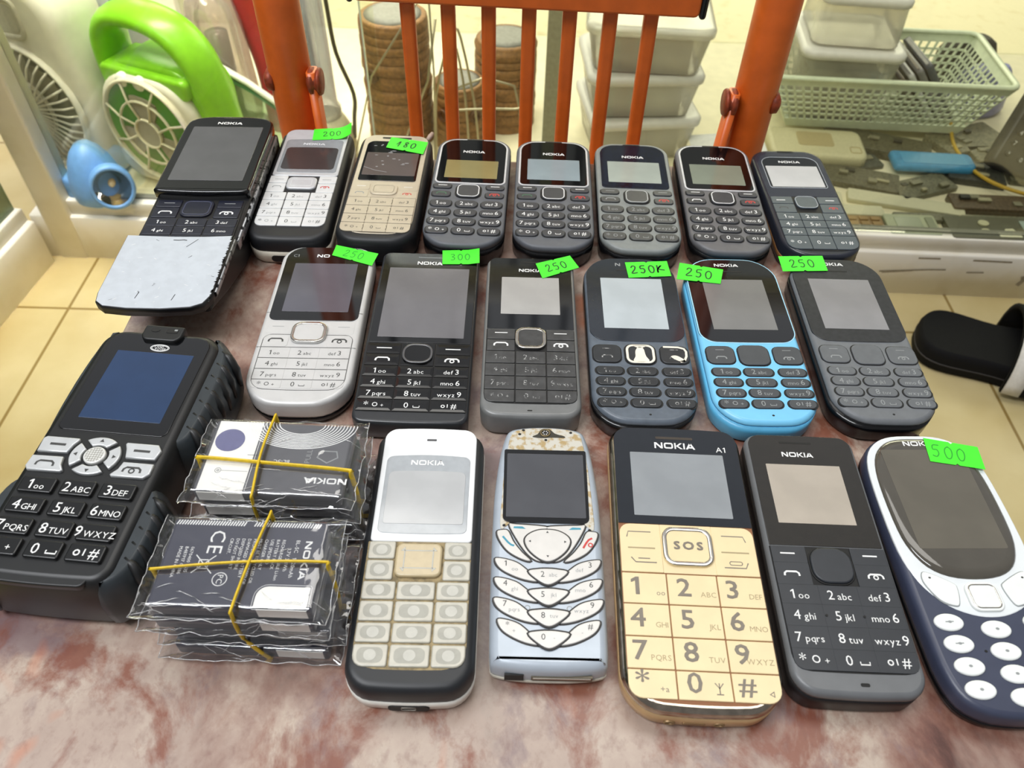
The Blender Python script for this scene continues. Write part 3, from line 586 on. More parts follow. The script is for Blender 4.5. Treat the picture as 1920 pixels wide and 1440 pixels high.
for k in range(4):
    c = thing('flat_case', cdl[k], 'case', (612 - 21 * k, 1128 - k * 1.5, SH + 42 - 4 * k), 4, 'flat cases leaning in the basket')
    b = MB(); b.T = Matrix.Rotation(R(42), 4, 'Y') @ Matrix.Rotation(pi / 2, 4, 'X') @ Matrix.Rotation(pi / 2, 4, 'Z')
    b.T = Matrix.Rotation(R(-50), 4, 'Y')
    b.prism(rrect(0, 108 - 9 * k, -46, 46, 4), 0, 10 - k, 1.5); b.build('shell', CDM[(0, 1, 3, 2)[k]], c)
    b = MB(); b.T = Matrix.Rotation(R(-50), 4, 'Y'); b.prism(rrect(108 - 9 * k - .4, 108 - 9 * k + .8, -40, 40, .2, 2), 3, 7 - k); b.build('spine', CDM[(1, 2, 1, 1)[k]], c)
    c.location = ((634 - 15 * k) * S, 1130 * S, (SH + 21) * S); c.rotation_euler = (0, 0, pi + R(3)); 

ph = thing('desk_phone_handset', 'dark grey keypad handset leaning at the right edge, behind the basket corner', 'phone', (692, 992, SH + 21), 0)
tl = Matrix.Rotation(R(58), 4, 'X') @ Matrix.Rotation(R(-24), 4, 'Z')
b = MB(); b.T = tl; b.body(rrect(-36, 40, -24, 116, (18, 18, 10, 10), 5), [(0, 3), (2, 0), (14, 0), (20, 2), (22, 5)]); b.build('housing', mat('dark_taupe_plastic', '#3f3c3a', .4), ph)
b = MB(); b.T = tl; b.prism(rrect(-26, 30, 62, 106, 4), 21.8, 22.6); b.build('display', mat('dull_taupe_glass', '#6a6760', .2), ph)
for i in range(12):
    b = MB(); b.T = tl; x, y = -20 + 20 * (i % 3), 42 - 15 * (i // 3); b.prism(ellipse(x, y, 5.4, 4, 12), 21.8, 24, .6); b.text(LEG[i], x, y - 3, 24.1, 6, 1); b.build('number_key', [mat('dark_taupe_key', '#33312f', .4), WHITEP], ph)
b = MB(); b.T = tl; b.prism(rrect(10, 28, 52, 60, 2), 21.8, 24, .5); b.build('orange_key', mat('orange_key', '#d98d3a', .4), ph)
o = thing('black_pouch', 'small black lump behind the basket corner at the far right', 'pouch', (700, 1235, SH), 20)
b = MB(); b.body(smooth([(-40, -24), (36, -28), (46, 10), (20, 30), (-36, 26)], 4), [(0, 4), (6, 0), (60, 2), (76, 9), (82, 18)]); b.build('pouch', mat('black_brown_fabric', '#2b2724', .6, ns=14, na=.2), o)
o = thing('plastic_bag', 'violet blue plastic bag between the basket and the keypad handset', 'bag', (712, 1165, SH), 10)
b = MB(); b.body(smooth([(-46, -24), (10, -30), (44, -4), (30, 26), (-36, 26)], 4), [(0, 4), (8, 0), (50, 4), (64, 12), (70, 18)]); b.build('sheet', mat('violet_blue_plastic', '#7d80b8', .35, ns=14, na=.15), o)
MB().tube(smooth([(640, 1085, SH + 20), (630, 1040, SH + 14), (630, 1000, SH + 13), (640, 955, SH + 13), (680, 918, SH + 13), (760, 896, SH + 13)], 5, False), 2.6, 8).build('cable', mat('mustard_cable', '#c9a32c', .45))
tag(bpy.data.objects['cable'], 'mustard yellow cable trailing over the clutter on the right', 'cable')

# the drift of spare parts on the right of the shelf
r = thing('router_box', 'cream plastic adapter box under the left end of the basket', 'box', (428, 1018, SH), -4)
MB().prism(rrect(-70, 64, -34, 40, 14, 5), 0, 22, 6).build('body', mat('cream_adapter', '#cfc8a4', .45), r); MB().prism(rrect(-30, 20, -10, 26, 5), 21.5, 23, .5).build('label', mat('tan_label', '#b5a67c', .5), r); MB().ring(rrect(40, 56, -24, -8, 3, 3), 1.4, 19, 23).build('latch', mat('tan_label'), r)
d = thing('blue_lid', 'bright blue plastic lid among the spare parts', 'lid', (582, 988, SH + 8), -3)
MB().body(rrect(-56, 58, -20, 22, (6, 10, 14, 6), 4), [(0, 1), (2, 0), (8, 1), (10, 4)]).build('lid', mat('bright_blue_plastic', '#3c8fc0', .4, ns=12, na=.1), d); MB().prism(rrect(-44, 46, -12, 14, 3), 9.8, 10.6).build('label', mat('bright_blue_label', '#4a9ccb', .3), d)
cl_ = ['#4b4a3e', '#5d5a49', '#6d6a56', '#3d3d36', '#55523f', '#77735c', '#474b45', '#8a866c', '#9c9878', '#5a4a36']
spec = [(372, 960, 62, 40, 12, 'olive circuit board beside the rightmost back row phone'), (470, 955, 110, 46, 9, 'long dark panel under the cream adapter box'), (556, 940, 90, 40, 7, 'dark green circuit board in front of the blue lid'), (640, 975, 76, 52, 10, 'dark slab right of the blue lid'), (720, 985, 60, 70, 9, 'dark slab under the yellow cable'), (690, 1020, 80, 40, 12, 'grey board behind the yellow cable'), (480, 1000, 70, 40, 6, 'dark board between the adapter box and the blue lid'), (405, 905, 60, 34, 8, 'beige strip lying beside the rightmost back row phone'), (520, 900, 150, 26, 7, 'long pale strip of plastic across the parts'), (640, 900, 120, 34, 10, 'black handset shell near the front glass'), (740, 920, 70, 46, 9, 'dark plate at the far right near the front glass'), (455, 880, 60, 22, 6, 'short white strip near the front glass'), (590, 868, 190, 16, 6, 'long khaki bar lying along the front glass'), (330, 930, 50, 60, 10, 'olive plate left of the circuit board'), (520, 1040, 150, 50, 14, 'dark tray under the basket'), (660, 1060, 110, 60, 12, 'dark tray under the right end of the basket'), (740, 870, 60, 30, 8, 'grey cover at the far right corner')]
for i, (x, y, w_, d_, h_, lab) in enumerate(spec):
    pale = lab.find('pale') >= 0 or lab.find('white') >= 0 or lab.find('beige') >= 0
    t = thing('spare_part', lab, 'spare part', (x, y, SH), random.Random(i).uniform(-24, 24), 'spare parts heaped on the cabinet shelf')
    MB().prism(rrect(-w_ / 2, w_ / 2, -d_ / 2, d_ / 2, 3, 3), 0, h_, 1).build('plate', mat('pale_khaki_part', '#cfcaae', .5) if pale else mat('part_' + cl_[i % 10][1:], cl_[i % 10], .45, ns=30, na=.35), t)
    rnd = random.Random(i + 50)
    for k in range(0 if pale else 4):
        xx, yy = rnd.uniform(-w_ * .36, w_ * .3), rnd.uniform(-d_ * .3, d_ * .24); MB().prism(rrect(xx - rnd.uniform(3, 9), xx + rnd.uniform(3, 9), yy - rnd.uniform(2, 5), yy + rnd.uniform(2, 5), .8, 2), h_, h_ + rnd.uniform(1, 5), .4).build('component', mat('component_' + 'abc'[k % 3], ('#85816a', '#2e2e29', '#a8a284')[k % 3], .4), t)
kb = thing('keypad_panel', 'brown keypad panel just behind the front rail, beside the rightmost back row phone', 'keypad', (436, 846, SH), -1)
MB().prism(rrect(-40, 40, -16, 20, 3), 0, 7, 1).build('plate', mat('brown_keypad', '#8a6a3e', .5), kb)
for i in range(15): x, y = -30 + 15 * (i % 5), -9 + 11 * (i // 5); MB().prism(rrect(x - 5.6, x + 5.6, y - 4, y + 4, 1, 2), 7, 8.6, .4).build('key', mat('tan_keypad_key', '#9c7b4b', .5), kb)
p2 = thing('spare_phone', 'small pale green screened phone front behind the front rail', 'phone', (512, 844, SH), -1)
MB().prism(rrect(-34, 32, -18, 24, 3), 0, 9, 1).build('housing', mat('pale_sage_plastic', '#a9ae92', .45), p2); MB().prism(rrect(-22, 12, -12, 18, 3), 9, 9.6, .2).build('display', mat('sage_display', '#8c947c', .25), p2); MB().prism(rrect(18, 28, -12, 18, 2), 9, 10.4, .3).build('key_strip', mat('olive_strip', '#7f846c', .4), p2)
p3 = thing('spare_phone', 'dark grey phone chassis with a pale square, behind the front rail', 'phone', (620, 838, SH), -1)
MB().prism(rrect(-64, 62, -18, 30, 4), 0, 9, 1).build('housing', mat('dark_khaki_chassis', '#55533f', .4), p3); MB().prism(rrect(32, 56, -12, 22, 2), 9, 9.8, .2).build('display', mat('pale_blue_sage', '#9caaa4', .25), p3)
b = MB(); b.prism(ellipse(-16, 14, 7, 6, 16), 9, 10.4); b.prism(ellipse(-18, -2, 6, 5, 16), 9, 9.6); b.build('camera_lens', mat('sage_lens', '#c0bd9c', .3), p3)
MB().prism([(-4, -14), (24, -14), (24, -4), (20, -2), (18, 4), (8, 3), (4, -4), (-4, -6)], 9, 10, .2).build('label', mat('cream_label', '#d9d6b8', .5), p3)

# sandal on the floor tiles
sd = thing('slide_sandal', 'black slide sandal with a white striped strap on the floor at the right', 'sandal', (588, 690, FLOOR), -20)
BF = mat('black_foam', '#08080a', .8, ns=30, na=.2, spec=.25)
so = smooth([(-84, -30), (-60, -44), (0, -42), (60, -48), (150, -50), (178, -20), (180, 16), (150, 44), (60, 46), (0, 38), (-60, 42), (-84, 26), (-90, 0)], 4)
MB().body(so, [(0, 4), (3, 0), (24, 0), (30, 2), (32, 5)]).build('sole', BF, sd)
MB().ring(inset(so, -.6), 1.2, 13, 14.4).build('sole_seam', mat('grey_foam_seam', '#3a3838', .5), sd)
b = MB(); rings = []
for k in range(15):
    a = pi * k / 14; rings.append([(x, -56 * cos(a) * (1 if abs(cos(a)) < .95 else 1), 10 + 64 * sin(a) ** .8) for x in (8, 40, 72, 108)])
b.loft(rings, 0, (False, False), True, False); ro = b.build('strap', BF, sd); md = ro.modifiers.new('thick', 'SOLIDIFY'); md.thickness = .006; md.offset = 1
b = MB(); rings = []
for k in range(9):
    a = pi * (k + .2) / 22; rings.append([(x, -57.2 * cos(a) - 6.4 * cos(a), 8 + 64 * sin(a) ** .8 + 6 * sin(a)) for x in (9, 28)])
b.loft(rings, 0, (False, False), True, False)
rings = [[(x, p[0][1], p[0][2]) for x in (40, 58)] for p in rings]; b.loft(rings, 0, (False, False), True, False); wo_ = b.build('strap_stripe', mat('white_strap_stripe', '#d8d6d0', .5), ro); md = wo_.modifiers.new('thick', 'SOLIDIFY'); md.thickness = .0012; md.offset = 1

# ------------------------------------------------------------------ the phones, back row
def dull(c, n, na=.1): return mat(n, c, .45, ns=40, na=na)
def disp(name, c, rough=.12, ns=6., na=.06): return mat('display_' + name, c, rough, ns=ns, na=na, coat=.3)

# slider phone with its cover pushed down (local origin at the hinge side centre)
s = phone('black slider phone, its scratched silvery white cover slid down over the seat edge', -168.6, 345.5, 1.5); s.scale = (1.03, 1.03, 1)
KB = mat('dark_blue_black_keypad', '#171a29', .3); WORN = mat('worn_silver_edge', '#c4c6c8', .3, .6, ns=30, col2='#141517', thr=(.54, .60))
def yzbody(b, prof_yz, w, mi=0, r=0):
    rings = []
    for x, k in ((-w, 1.6), (-w + .5, .5), (-w + 1.6, 0), (w - 1.6, 0), (w - .5, .5), (w, 1.6)):
        rings.append([(x, y, z) for y, z in inset(prof_yz, k)])
    return b.loft(rings, mi, sm=False)
yzbody(MB(), [(-74, 21), (-50, 12), (-20, 3), (10, 0), (45, 0), (70, 5), (80, 12), (80, 20), (74, 24.4), (10, 24.6), (-4, 24.4), (-24, 23), (-40, 23.6), (-74, 23.6)], 24.4).build('housing', BLACK, s)
top = smooth([(-24.6, 72), (-21.5, 80), (-14, 83), (0, 83.6), (14, 83), (21.5, 80), (24.6, 72), (24.6, 40), (24.6, 14), (23.5, 9.4), (12, 8.2), (0, 7.8), (-12, 8.2), (-23.5, 9.4), (-24.6, 14), (-24.6, 40)], 4)[::-1]
MB().prism(top, 24.4, 29.5, 1.2).build('screen_slab', GLASS, s)
MB().box(24.3, 25.2, -24, 74, 17, 22.5, 0, .3).build('side_trim', WORN, s)
flat(s, 'display', rrect(-19.6, 19.6, 18, 71.5, .6), 29.4, 29.7, disp('slider', '#5a5a5a'))
logo(s, 0, 74.3, 29.7, 2.4, 14); MB().box(-5, 5, 80.3, 81.3, 29.4, 29.62, .4).build('earpiece', SLOT, s)
key(s, 'navigation_key', rrect(-8.2, 7.8, -8, 6, 4), 24, 25.7, KB, mat('dull_blue_grey_line', '#42465c', .4), ring=(1.2, .5, .15))
MB().prism(rrect(-23.2, 23, -36, 7.4, 1), 24, 24.7).build('keypad_mat', SLOT, s)
for sx in (-1, 1):
    xa, xb = sorted((sx * 9.2, sx * 22))
    key(s, 'soft_key', rrect(xa, xb, .4, 6.4, .6), 24, 25.2, KB, GREYP, draw=dash(sx * 15.5, 3.6, 5.5))
    key(s, 'end_key' if sx > 0 else 'call_key', rrect(xa, xb, -8.4, 0, .6), 24, 25.2, KB, WHITEP, draw=call(sx * 15.5, -4.4, 1.5, sx > 0))
number_keys(s, [(-22.6, -8), (-7.6, 7.2), (7.6, 22.4)], [(-9, -15.4), (-15.8, -22.2), (-22.6, -28.8), (-29.2, -35)], 23.6, 25.1, .5, KB, WHITEP, 2.7, lastfirst=False)
cov = [(-26, -27.8), (-26, -70), (-25, -76), (-21, -79.2), (-10, -80.6), (5, -80.8), (18, -79.5), (23, -77), (25.6, -71), (25.8, -50), (25.8, -27.4), (12, -28.4), (-2, -28.6), (-14, -28.3)]
cv = MB().prism(cov, 24.2, 28.8, .8).build('slide_cover', BLACK, s, 'scratched silvery white slide cover')
SILV = mat('scratched_white_silver', '#c2c8cf', .35, .15, ns=22, na=.04)
face = inset(cov, .55)
MB().prism(face, 28.2, 28.92, .1).build('cover_face', SILV, cv)
rnd = random.Random(4); b = MB()
for _ in range(34):
    x, y = rnd.uniform(-22, 24), rnd.uniform(-78, -30); a = rnd.uniform(0, pi); l = rnd.uniform(.3, 2.2)
    b.ribbon([(x, y), (x + l * cos(a), y + l * sin(a))], rnd.uniform(.1, .22), 28.96, rnd.choice([0, 1, 1, 1]))
for x, y, l in ((-8, -74, 4.5), (8.5, -75, 4), (5, -37, 6)): b.ribbon([(x, y), (x + .7 * (1 + (l > 5) * 5), y + l)], .3, 28.97, 0)
for k in range(60):
    y = rnd.uniform(-77, -28); b.poly([(25.4 - rnd.uniform(.3, 1.3), y), (25.5, y - .5), (25.5, y + rnd.uniform(.4, 1.6))], 28.96, 0)
b.ribbon([(-2.5, -31.8), (0, -31.9), (2.6, -31.6), (4, -32)], .5, 28.97, 0)
b.build('scratches', [BLACK, WHITEP], cv)
MB().box(25.6, 26.3, -68, -28, 24.8, 27.8, 0, .2).build('worn_edge', WORN, cv)

# the two candy bars with silver and gold keypads
def bar_shell(s, W, y0, y1, T, m, base, rt, rb, split=8.6):
    o = rrect(-W / 2, W / 2, y0, y1, (rt, rt, rb, rb), 6, bb=1.4, bt=.8)
    MB().body(inset(o, -.25), [(0, 3), (.4, 1.6), (1.8, .6), (split * .6, .1), (split, 0)]).build('back_shell', base, s)
    return MB().body(o, [(split, .1), (split + .6, 0), (T - 4, 0), (T - 2.2, .35), (T - .9, 1.1), (T - .2, 2.2), (T, 3.6)]).build('housing', m, s)
def port(s, y, z, w=9, h=4, m=None):
    b = MB(); b.T = Matrix.Translation((0, y, z)) @ Matrix.Rotation(pi / 2, 4, 'X')
    b.prism(rrect(-w, w, -h / 2, h / 2, h / 2 - .1, 4), -.6, .3, .1); o = b.build('charging_port', SLOT, s)
    b = MB(); b.T = Matrix.Translation((0, y, z)) @ Matrix.Rotation(pi / 2, 4, 'X'); b.ring(rrect(-2.6, 2.6, -1.2, 1.2, .4, 3), .4, .2, .5); b.build('connector', mat('dull_steel', '#77726a', .4, .7), o); return o

s = phone('silver faced phone in a black shell, green 200 sticker on its top corner', -122.3, 385.7, .84)
SILVER = mat('silver_plastic', '#c9cbcd', .32, .25, ns=20, na=.04); CREAMSH = mat('cream_back_shell', '#cfc7b6', .4)
RUB = mat('black_rubber_shell', '#17191c', .5)
bar_shell(s, 43.6, -53.5, 53.4, 17, RUB, CREAMSH, 7, 9); port(s, -55.1, 4.4, 9, 4)
flat(s, 'front_plate', rrect(-18.8, 18.9, 3.9, 54, (6, 6, 2, 2), 6), 15.5, 17.5, SILVER, .5)
flat(s, 'screen_glass', rrect(-17, 17.2, 7, 41.8, (2.5, 2.5, 2, 2), 5, bt=1), 17.2, 17.7, mat('grey_lens', '#8f9396', .12, coat=.5), .2)
flat(s, 'display', rrect(-15.4, 15.4, 10, 33, (2.5, 2.5, 2.5, 2.5), 5, bt=.5), 17.5, 17.8, disp('brown_grey', '#3e3a3a'))
logo(s, 0, 36.2, 17.75, 2, 13, mat('pale_silver_print', '#dadde0', .4))
key(s, 'navigation_key', rrect(-8.4, 8.2, -9.8, 1.6, 3), 16, 18.3, SILVER, mat('pale_key_centre', '#d8d9d8', .5), .7, ring=(2.4, .3, .08))
KS = mat('silver_key', '#d5d6d5', .35, .1, ns=20, na=.04)
for sx in (-1, 1):
    xa, xb = sorted((sx * 8.9, sx * 19))
    key(s, 'soft_key', rrect(xa, xb, -3.4, 3.4, .5), 16, 17.6, KS, GREYP, draw=dash(sx * 13.5, -.2, 5))
    key(s, 'end_key' if sx > 0 else 'call_key', rrect(xa, xb, -12.4, -3.8, .5), 16, 17.6, KS, RED if sx > 0 else GREYP, draw=call(sx * 13.5, -7.5, 1.1, sx > 0))
MB().prism(rrect(-19.2, 19, -43.8, 4, (.5, .5, 7, 7), 5, bb=.6), 15.8, 16.95).build('keypad_mat', mat('grey_gap', '#55585a', .6), s)
number_keys(s, [(-19, -6.9), (-6.4, 6.2), (6.7, 18.8)], [(-12.8, -19.8), (-20.2, -27.8), (-28.2, -35), (-35.4, -43.4)], 16, 17.6, .5, KS, DARKP, 2.8, corner=6.5, mi2=2)
sticker(s, [(-3, 53.6), (20, 57), (21.4, 43.6), (-2, 41.2)], 17.9, '200', lift=lambda u: max(0, u - .6) ** 2 * 22, h=5)

s = phone('pale gold phone with a dark screen, green 180 sticker across its top right', -74.9, 385.1, -.9)
GOLD = mat('champagne_gold', '#c3b8a2', .38, .3, ns=20, na=.04)
bar_shell(s, 43.6, -52.3, 52.3, 17.5, RUB, BLACKSIDE, 10, 12, 4)
flat(s, 'front_plate', rrect(-19.2, 19.4, -47, 49.9, (7, 7, 12, 12), 7, bb=1), 16, 17.9, GOLD, .5)
MB().box(-8.8, 9, 45.7, 47.4, 17.6, 18.0, .8).build('earpiece', SLOT, s)
flat(s, 'screen_glass', rrect(-16.6, 16.6, .8, 42.5, (4.5, 4.5, 1.5, 1.5), 5), 17.7, 18.2, GLASS, .2)
flat(s, 'display', rrect(-15.2, 15.4, 6, 29.6, .6), 18.1, 18.35, disp('brown', '#5d534e'))
b = MB(); rnd = random.Random(8)
for _ in range(17): x, y = rnd.uniform(-13, 10), rnd.uniform(14, 38); b.poly(ellipse(x, y, rnd.uniform(.4, 1.6), rnd.uniform(.3, .6), 8, rnd.random()), 18.42)
b.ribbon([(-15, 14), (-8, 10.6), (-1, 9)], .35, 18.44); b.build('torn_film', clear('film_bits', '#ffffff', .1, .1, .35), s, 'torn clear screen film with bubbles')
key(s, 'navigation_key', rrect(-7.8, 7.6, -13.3, -2.6, 3.6), 17, 18.7, GOLD, mat('gold_rim', '#a59c88', .4, .3), .6, ring=(1.8, .45, .12))
for sx in (-1, 1):
    xa, xb = sorted((sx * 8.4, sx * 18.8))
    key(s, 'soft_key', rrect(xa, xb, -8.2, -1.8, .8), 17.2, 18.1, GOLD, WHITEP, .15, draw=dash(sx * 13.3, -5, 5, .35))
    key(s, 'end_key' if sx > 0 else 'call_key', rrect(xa, xb, -15, -8.5, .8), 17.2, 18.1, GOLD, RED if sx > 0 else GREYP, .15, draw=call(sx * 13.3, -11.5, 1.1, sx > 0))
GG = mat('gold_gap', '#5f5748', .6)
MB().prism(rrect(-19, 19, -46.8, -15.4, (.4, .4, 11.5, 11.5), 6, bb=.8), 17.6, 17.95).build('keypad_mat', GG, s)
number_keys(s, [(-18.8, -6.3), (-6.2, 6.2), (6.3, 18.8)], [(-15.8, -23.1), (-23.6, -30.8), (-31.3, -38.6), (-39.1, -46.6)], 17.2, 18.15, .3, GOLD, DARKP, 2.5, .15, corner=10)
b = MB()
for k in range(4):
    for x in (-6.25, 6.2): y = -19.6 - 7.8 * k; b.ribbon([(x - .25, y + 2), (x + .15, y), (x - .25, y - 2)], .35, 18.2)
b.build('key_dividers', GG, s)
b = MB().tube([(17.5, 48.5, 15), (19.5, 51.5, 17), (21, 54, 18)], [1.2, 1.5, 1.1], 8); b.build('adhesive_scrap', mat('beige_scrap', '#b49c8c', .6), s)
sticker(s, [(-3.4, 46.4), (19.4, 42), (17.8, 28.8), (-5, 34.8)], 18.6, '180', wd=.75, h=5.6)

# five grey pill-key phones
def pill_phone(label, x, y, yaw, shell, km, pm, rim, dcol, dy0, dy1, endm=RED, callm=None, T=15.3, bm=None, navrim=None, tint=None):
    s = phone(label, x, y, yaw)
    o = rrect(-22.3, 22.3, -51.2, 52, (11, 11, 14, 14), 7, bb=2.2, bt=.8)
    MB().body(o, prof(T, 1.8)[:4] + [(T - 4.2, .0)]).build('back_shell', BLACKSIDE, s)
    MB().body(inset(o, .1), [(T - 4.2, .2), (T - 1.8, 0), (T - .8, .3), (T - .2, .9), (T, 1.8)]).build('housing', shell, s)
    lo = rrect(-19.4, 19.5, 4.2, 48.8, (8.5, 8.5, 2.5, 2.5), 6, bt=.9)
    if rim: flat(s, 'screen_rim', inset(lo, -1.0), T - .6, T + .25, rim, .1)
    flat(s, 'screen_glass', lo, T - .4, T + .4, tint or GLASS, .15)
    flat(s, 'display', rrect(-15.3, 15.4, dy0, dy1, .4), T + .3, T + .5, disp(dcol[0], dcol[1]))
    logo(s, .2, 35.3, T + .45, 2.4, 13)
    MB().box(-5, 5.2, 48.6, 50.6, T - .5, T + .35, .5).build('earpiece', SLOT, s)
    gap = [rrect(-20.8, -9.6, -2.8, 2.6, 2, 4), rrect(-20.9, -9.6, -10.8, -4.8, 2, 4), rrect(9.4, 20.4, -2.8, 2.6, 2, 4), rrect(9.4, 20.5, -10.8, -4.8, 2, 4), rrect(-7.6, 7.6, -11.4, 2.6, 4.5, 4)]
    for r_ in range(4):
        ya = -13.4 - 8.1 * r_; gap += [rrect(-20.8, -7.9, ya - 6.9, ya + .3, 3, 4), rrect(-6.7, 6.5, ya - 7.2, ya, 3, 4), rrect(7.5, 20.3, ya - 7.2, ya, 3, 4)]
    b = MB()
    for g in gap: b.prism(g, T - .3, T + .06)
    b.build('keypad_mat', SLOT, s)
    key(s, 'navigation_key', rrect(-6.8, 6.7, -10.7, 1.9, 3.8), T - .2, T + .9, km, navrim or pm, .4, ring=(.5, .5, .1))
    for sx in (-1, 1):
        xa, xb = sorted((sx * 9.9, sx * 20.3))
        key(s, 'soft_key', rrect(xa, xb, -2.4, 2.3, 1.8), T - .2, T + .7, km, pm, draw=dash(sx * 15, .2, 5, .55))
        key(s, 'end_key' if sx > 0 else 'call_key', rrect(xa, xb, -10.4, -5.2, 1.8), T - .2, T + .7, km, endm if sx > 0 else (callm or pm), draw=call(sx * 15, -7.6, 1.25, sx > 0))
    number_keys(s, [(-20.3, -8.4), (-6.2, 6), (7.9, 19.9)], [(-13.6 - 8.1 * k, -20.1 - 8.1 * k) for k in range(4)], T - .2, T + .7, 2.8, km, pm, 3.0, .45, corner=2.9, lh=.74)
    return s
DG = mat('charcoal_matte', '#5a5d62', .5, ns=30, na=.05); DGK = mat('charcoal_key', '#3a3c40', .45)
SILRIM = mat('silver_rim', '#d7d8da', .3, .3)
pill_phone('charcoal pill key phone with yellowish display, right of the gold phone', -27.8, 386, -1.38, DG, DGK, WHITEP, SILRIM, ('amber', '#8c8255'), 8.6, 27, callm=GREEN)
pill_phone('charcoal pill key phone with blue grey display and bright legends, fifth in back row', 20.6, 385.8, -.71, DG, DGK, WHITEP, SILRIM, ('blue_grey', '#8d9a9e'), 9, 30.5, callm=GREEN)
MG = mat('mid_grey_matte', '#7d8280', .45, ns=30, na=.05)
pill_phone('lighter mid grey pill key phone with faded legends and no silver screen rim', 67.9, 385, -.98, MG, mat('dark_grey_key', '#4a4c4b', .4), GREYP, None, ('pale_green', '#a3aba0'), 9.6, 31.2, tint=mat('scuffed_navy_glass', '#101727', .15, ns=60, na=.5), navrim=mat('pale_rim', '#b5b8b5', .4))
pill_phone('charcoal pill key phone with reddish dark screen, beside the chair upright', 116.8, 386, -.93, mat('brown_grey_matte', '#626264', .45), DGK, WHITEP, SILRIM, ('grey_green', '#808776'), 9, 29.5)

s = phone('blue black phone with flush keypad, rightmost of the back row', 164, 385, 1.0)
T = 14.8; NAVY = mat('blue_black_plastic', '#23262f', .3); SLATE = mat('slate_key', '#4a5359', .38)
o = rrect(-21.6, 21.6, -50.4, 50.6, (11, 11, 14, 14), 7, bb=1.6, bt=.5)
MB().body(o, prof(T, 2)).build('housing', NAVY, s)
MB().ring(inset(o, -.2), .8, 5, 7).build('orange_edge', mat('amber_side_strip', '#8a6038', .4), s)
flat(s, 'front_plate', rrect(-19.8, 19.8, 1.6, 47.6, (9, 9, 1, 1), 6, bt=.6), T - .4, T + .2, mat('navy_gloss', '#262a38', .18, coat=.4), .15)
lo = rrect(-17, 17, 9.9, 42.6, (7, 7, 2, 2), 6)
MB().ring(lo, .5, T + .1, T + .36).build('screen_rim', mat('pale_line', '#a3a9b2', .35, .4), s)
flat(s, 'screen_glass', inset(lo, .5), T, T + .3, mat('dark_slate_glass', '#14171d', .08, coat=.4), .05)
flat(s, 'display', rrect(-15.4, 15.4, 11, 32.6, .5), T + .25, T + .45, disp('light_grey', '#c8c8c4'))
logo(s, 0, 36, T + .36, 2.2, 13); MB().box(-5, 5, 47.4, 49.4, T - .4, T + .2, .8).build('earpiece', SLOT, s)
MB().prism(rrect(-19.5, 19.6, -47, 1.4, (1, 1, 11, 11), 6, bb=1.2), T - .4, T + .1).build('keypad_mat', SLOT, s)
key(s, 'navigation_key', rrect(-6.3, 6.3, -10.6, .9, 3.6), T - .2, T + 1, SLATE, mat('pale_line', '#a3a9b2'), .4, ring=(.2, .5, .1))
for sx in (-1, 1):
    xa, xb = sorted((sx * 7.2, sx * 19.3))
    key(s, 'soft_key', rrect(xa, xb, -5.8, 1, .6), T - .2, T + .5, SLATE, WHITEP, .3, draw=dash(sx * 14, -2.6, 5, .6))
    key(s, 'end_key' if sx > 0 else 'call_key', rrect(xa, xb, -14.2, -6.2, .6), T - .2, T + .5, SLATE, RED if sx > 0 else DARKP, .3, draw=call(sx * 14, -10, 1.1, sx > 0))
number_keys(s, [(-19.3, -6.6), (-6.3, 6.2), (6.5, 19.3)], [(-14.6, -21.3), (-21.7, -28), (-28.4, -35), (-35.4, -46.8)], T - .2, T + .5, .5, SLATE, WHITEP, 2.9, .25, corner=10.5)

# ------------------------------------------------------------------ middle row
s = phone('white silver phone with a square silver navigation key, left end of the middle row', -96.1, 276, .95)
T = 14; WS = mat('white_silver_face', '#c6c5c3', .36, .12, ns=16, na=.03)
o = rrect(-23.8, 23.8, -53.2, 53.6, (10, 10, 15, 15), 7, bb=2.4, bt=.6)
MB().body(o, [(0, 3), (.5, 1.5), (1.8, .4), (5, .1)]).build('back_shell', BLACKSIDE, s)
MB().body(o, [(5, .2), (6, 0), (T - 2, 0), (T - 1, .3), (T - .3, .9), (T, 2)]).build('housing', WS, s)
flat(s, 'screen_glass', rrect(-21.3, 21.4, -2.8, 52.2, (9, 9, 3.5, 3.5), 6, bt=.5), T - .3, T + .3, GLASS, .15)
flat(s, 'display', rrect(-16, 16, 3.2, 39.5, .4), T + .2, T + .42, disp('violet_grey', '#57565e'))
logo(s, -5.9, 44.5, T + .36, 2.3, 14, n=2); MB().text('C1', -18, 44.6, T + .36, 2, 0, 'l').build('model_mark', GREYP, s)
key(s, 'navigation_key', rrect(-8.4, 8.2, -18.6, -4.9, 4.6), T - .2, T + 1.3, WS, CHROME, .6, ring=(.2, 1.4, .3))
LN = mat('thin_grey_seam', '#5a5a58', .6)
b = MB(); kp = rrect(-21, 21, -46.6, -12.3, (4, 4, 6.5, 6.5), 5, bb=.8)
b.ring(kp, .3, T, T + .12)
for y in (-20.8, -27.8, -34.6, -41.2 + .2): b.ribbon([(-20.8, y), (20.8, y)], .28, T + .13)
for sx in (-1, 1): b.ribbon([(sx * 23.2, 2.6), (sx * 21.4, 2.6)], .25, T + .05); b.ribbon([(sx * 23, -20.8), (sx * 21, -20.8)], .25, T + .05)
b.build('keypad_seams', LN, s)
for sx in (-1, 1):
    xa, xb = sorted((sx * 9, sx * 20.6))
    key(s, 'soft_key', rrect(xa, xb, -11.6, -3.4, 1), T - .2, T + .06, WS, GREYP, .05, draw=dash(sx * 15.5, -7, 5.5, .3))
    key(s, 'end_key' if sx > 0 else 'call_key', rrect(xa, xb, -20.4, -12.8, 1.5), T - .2, T + .12, WS, DARKP, .05, draw=call(sx * 14.8, -16.2, 1.55, sx > 0))
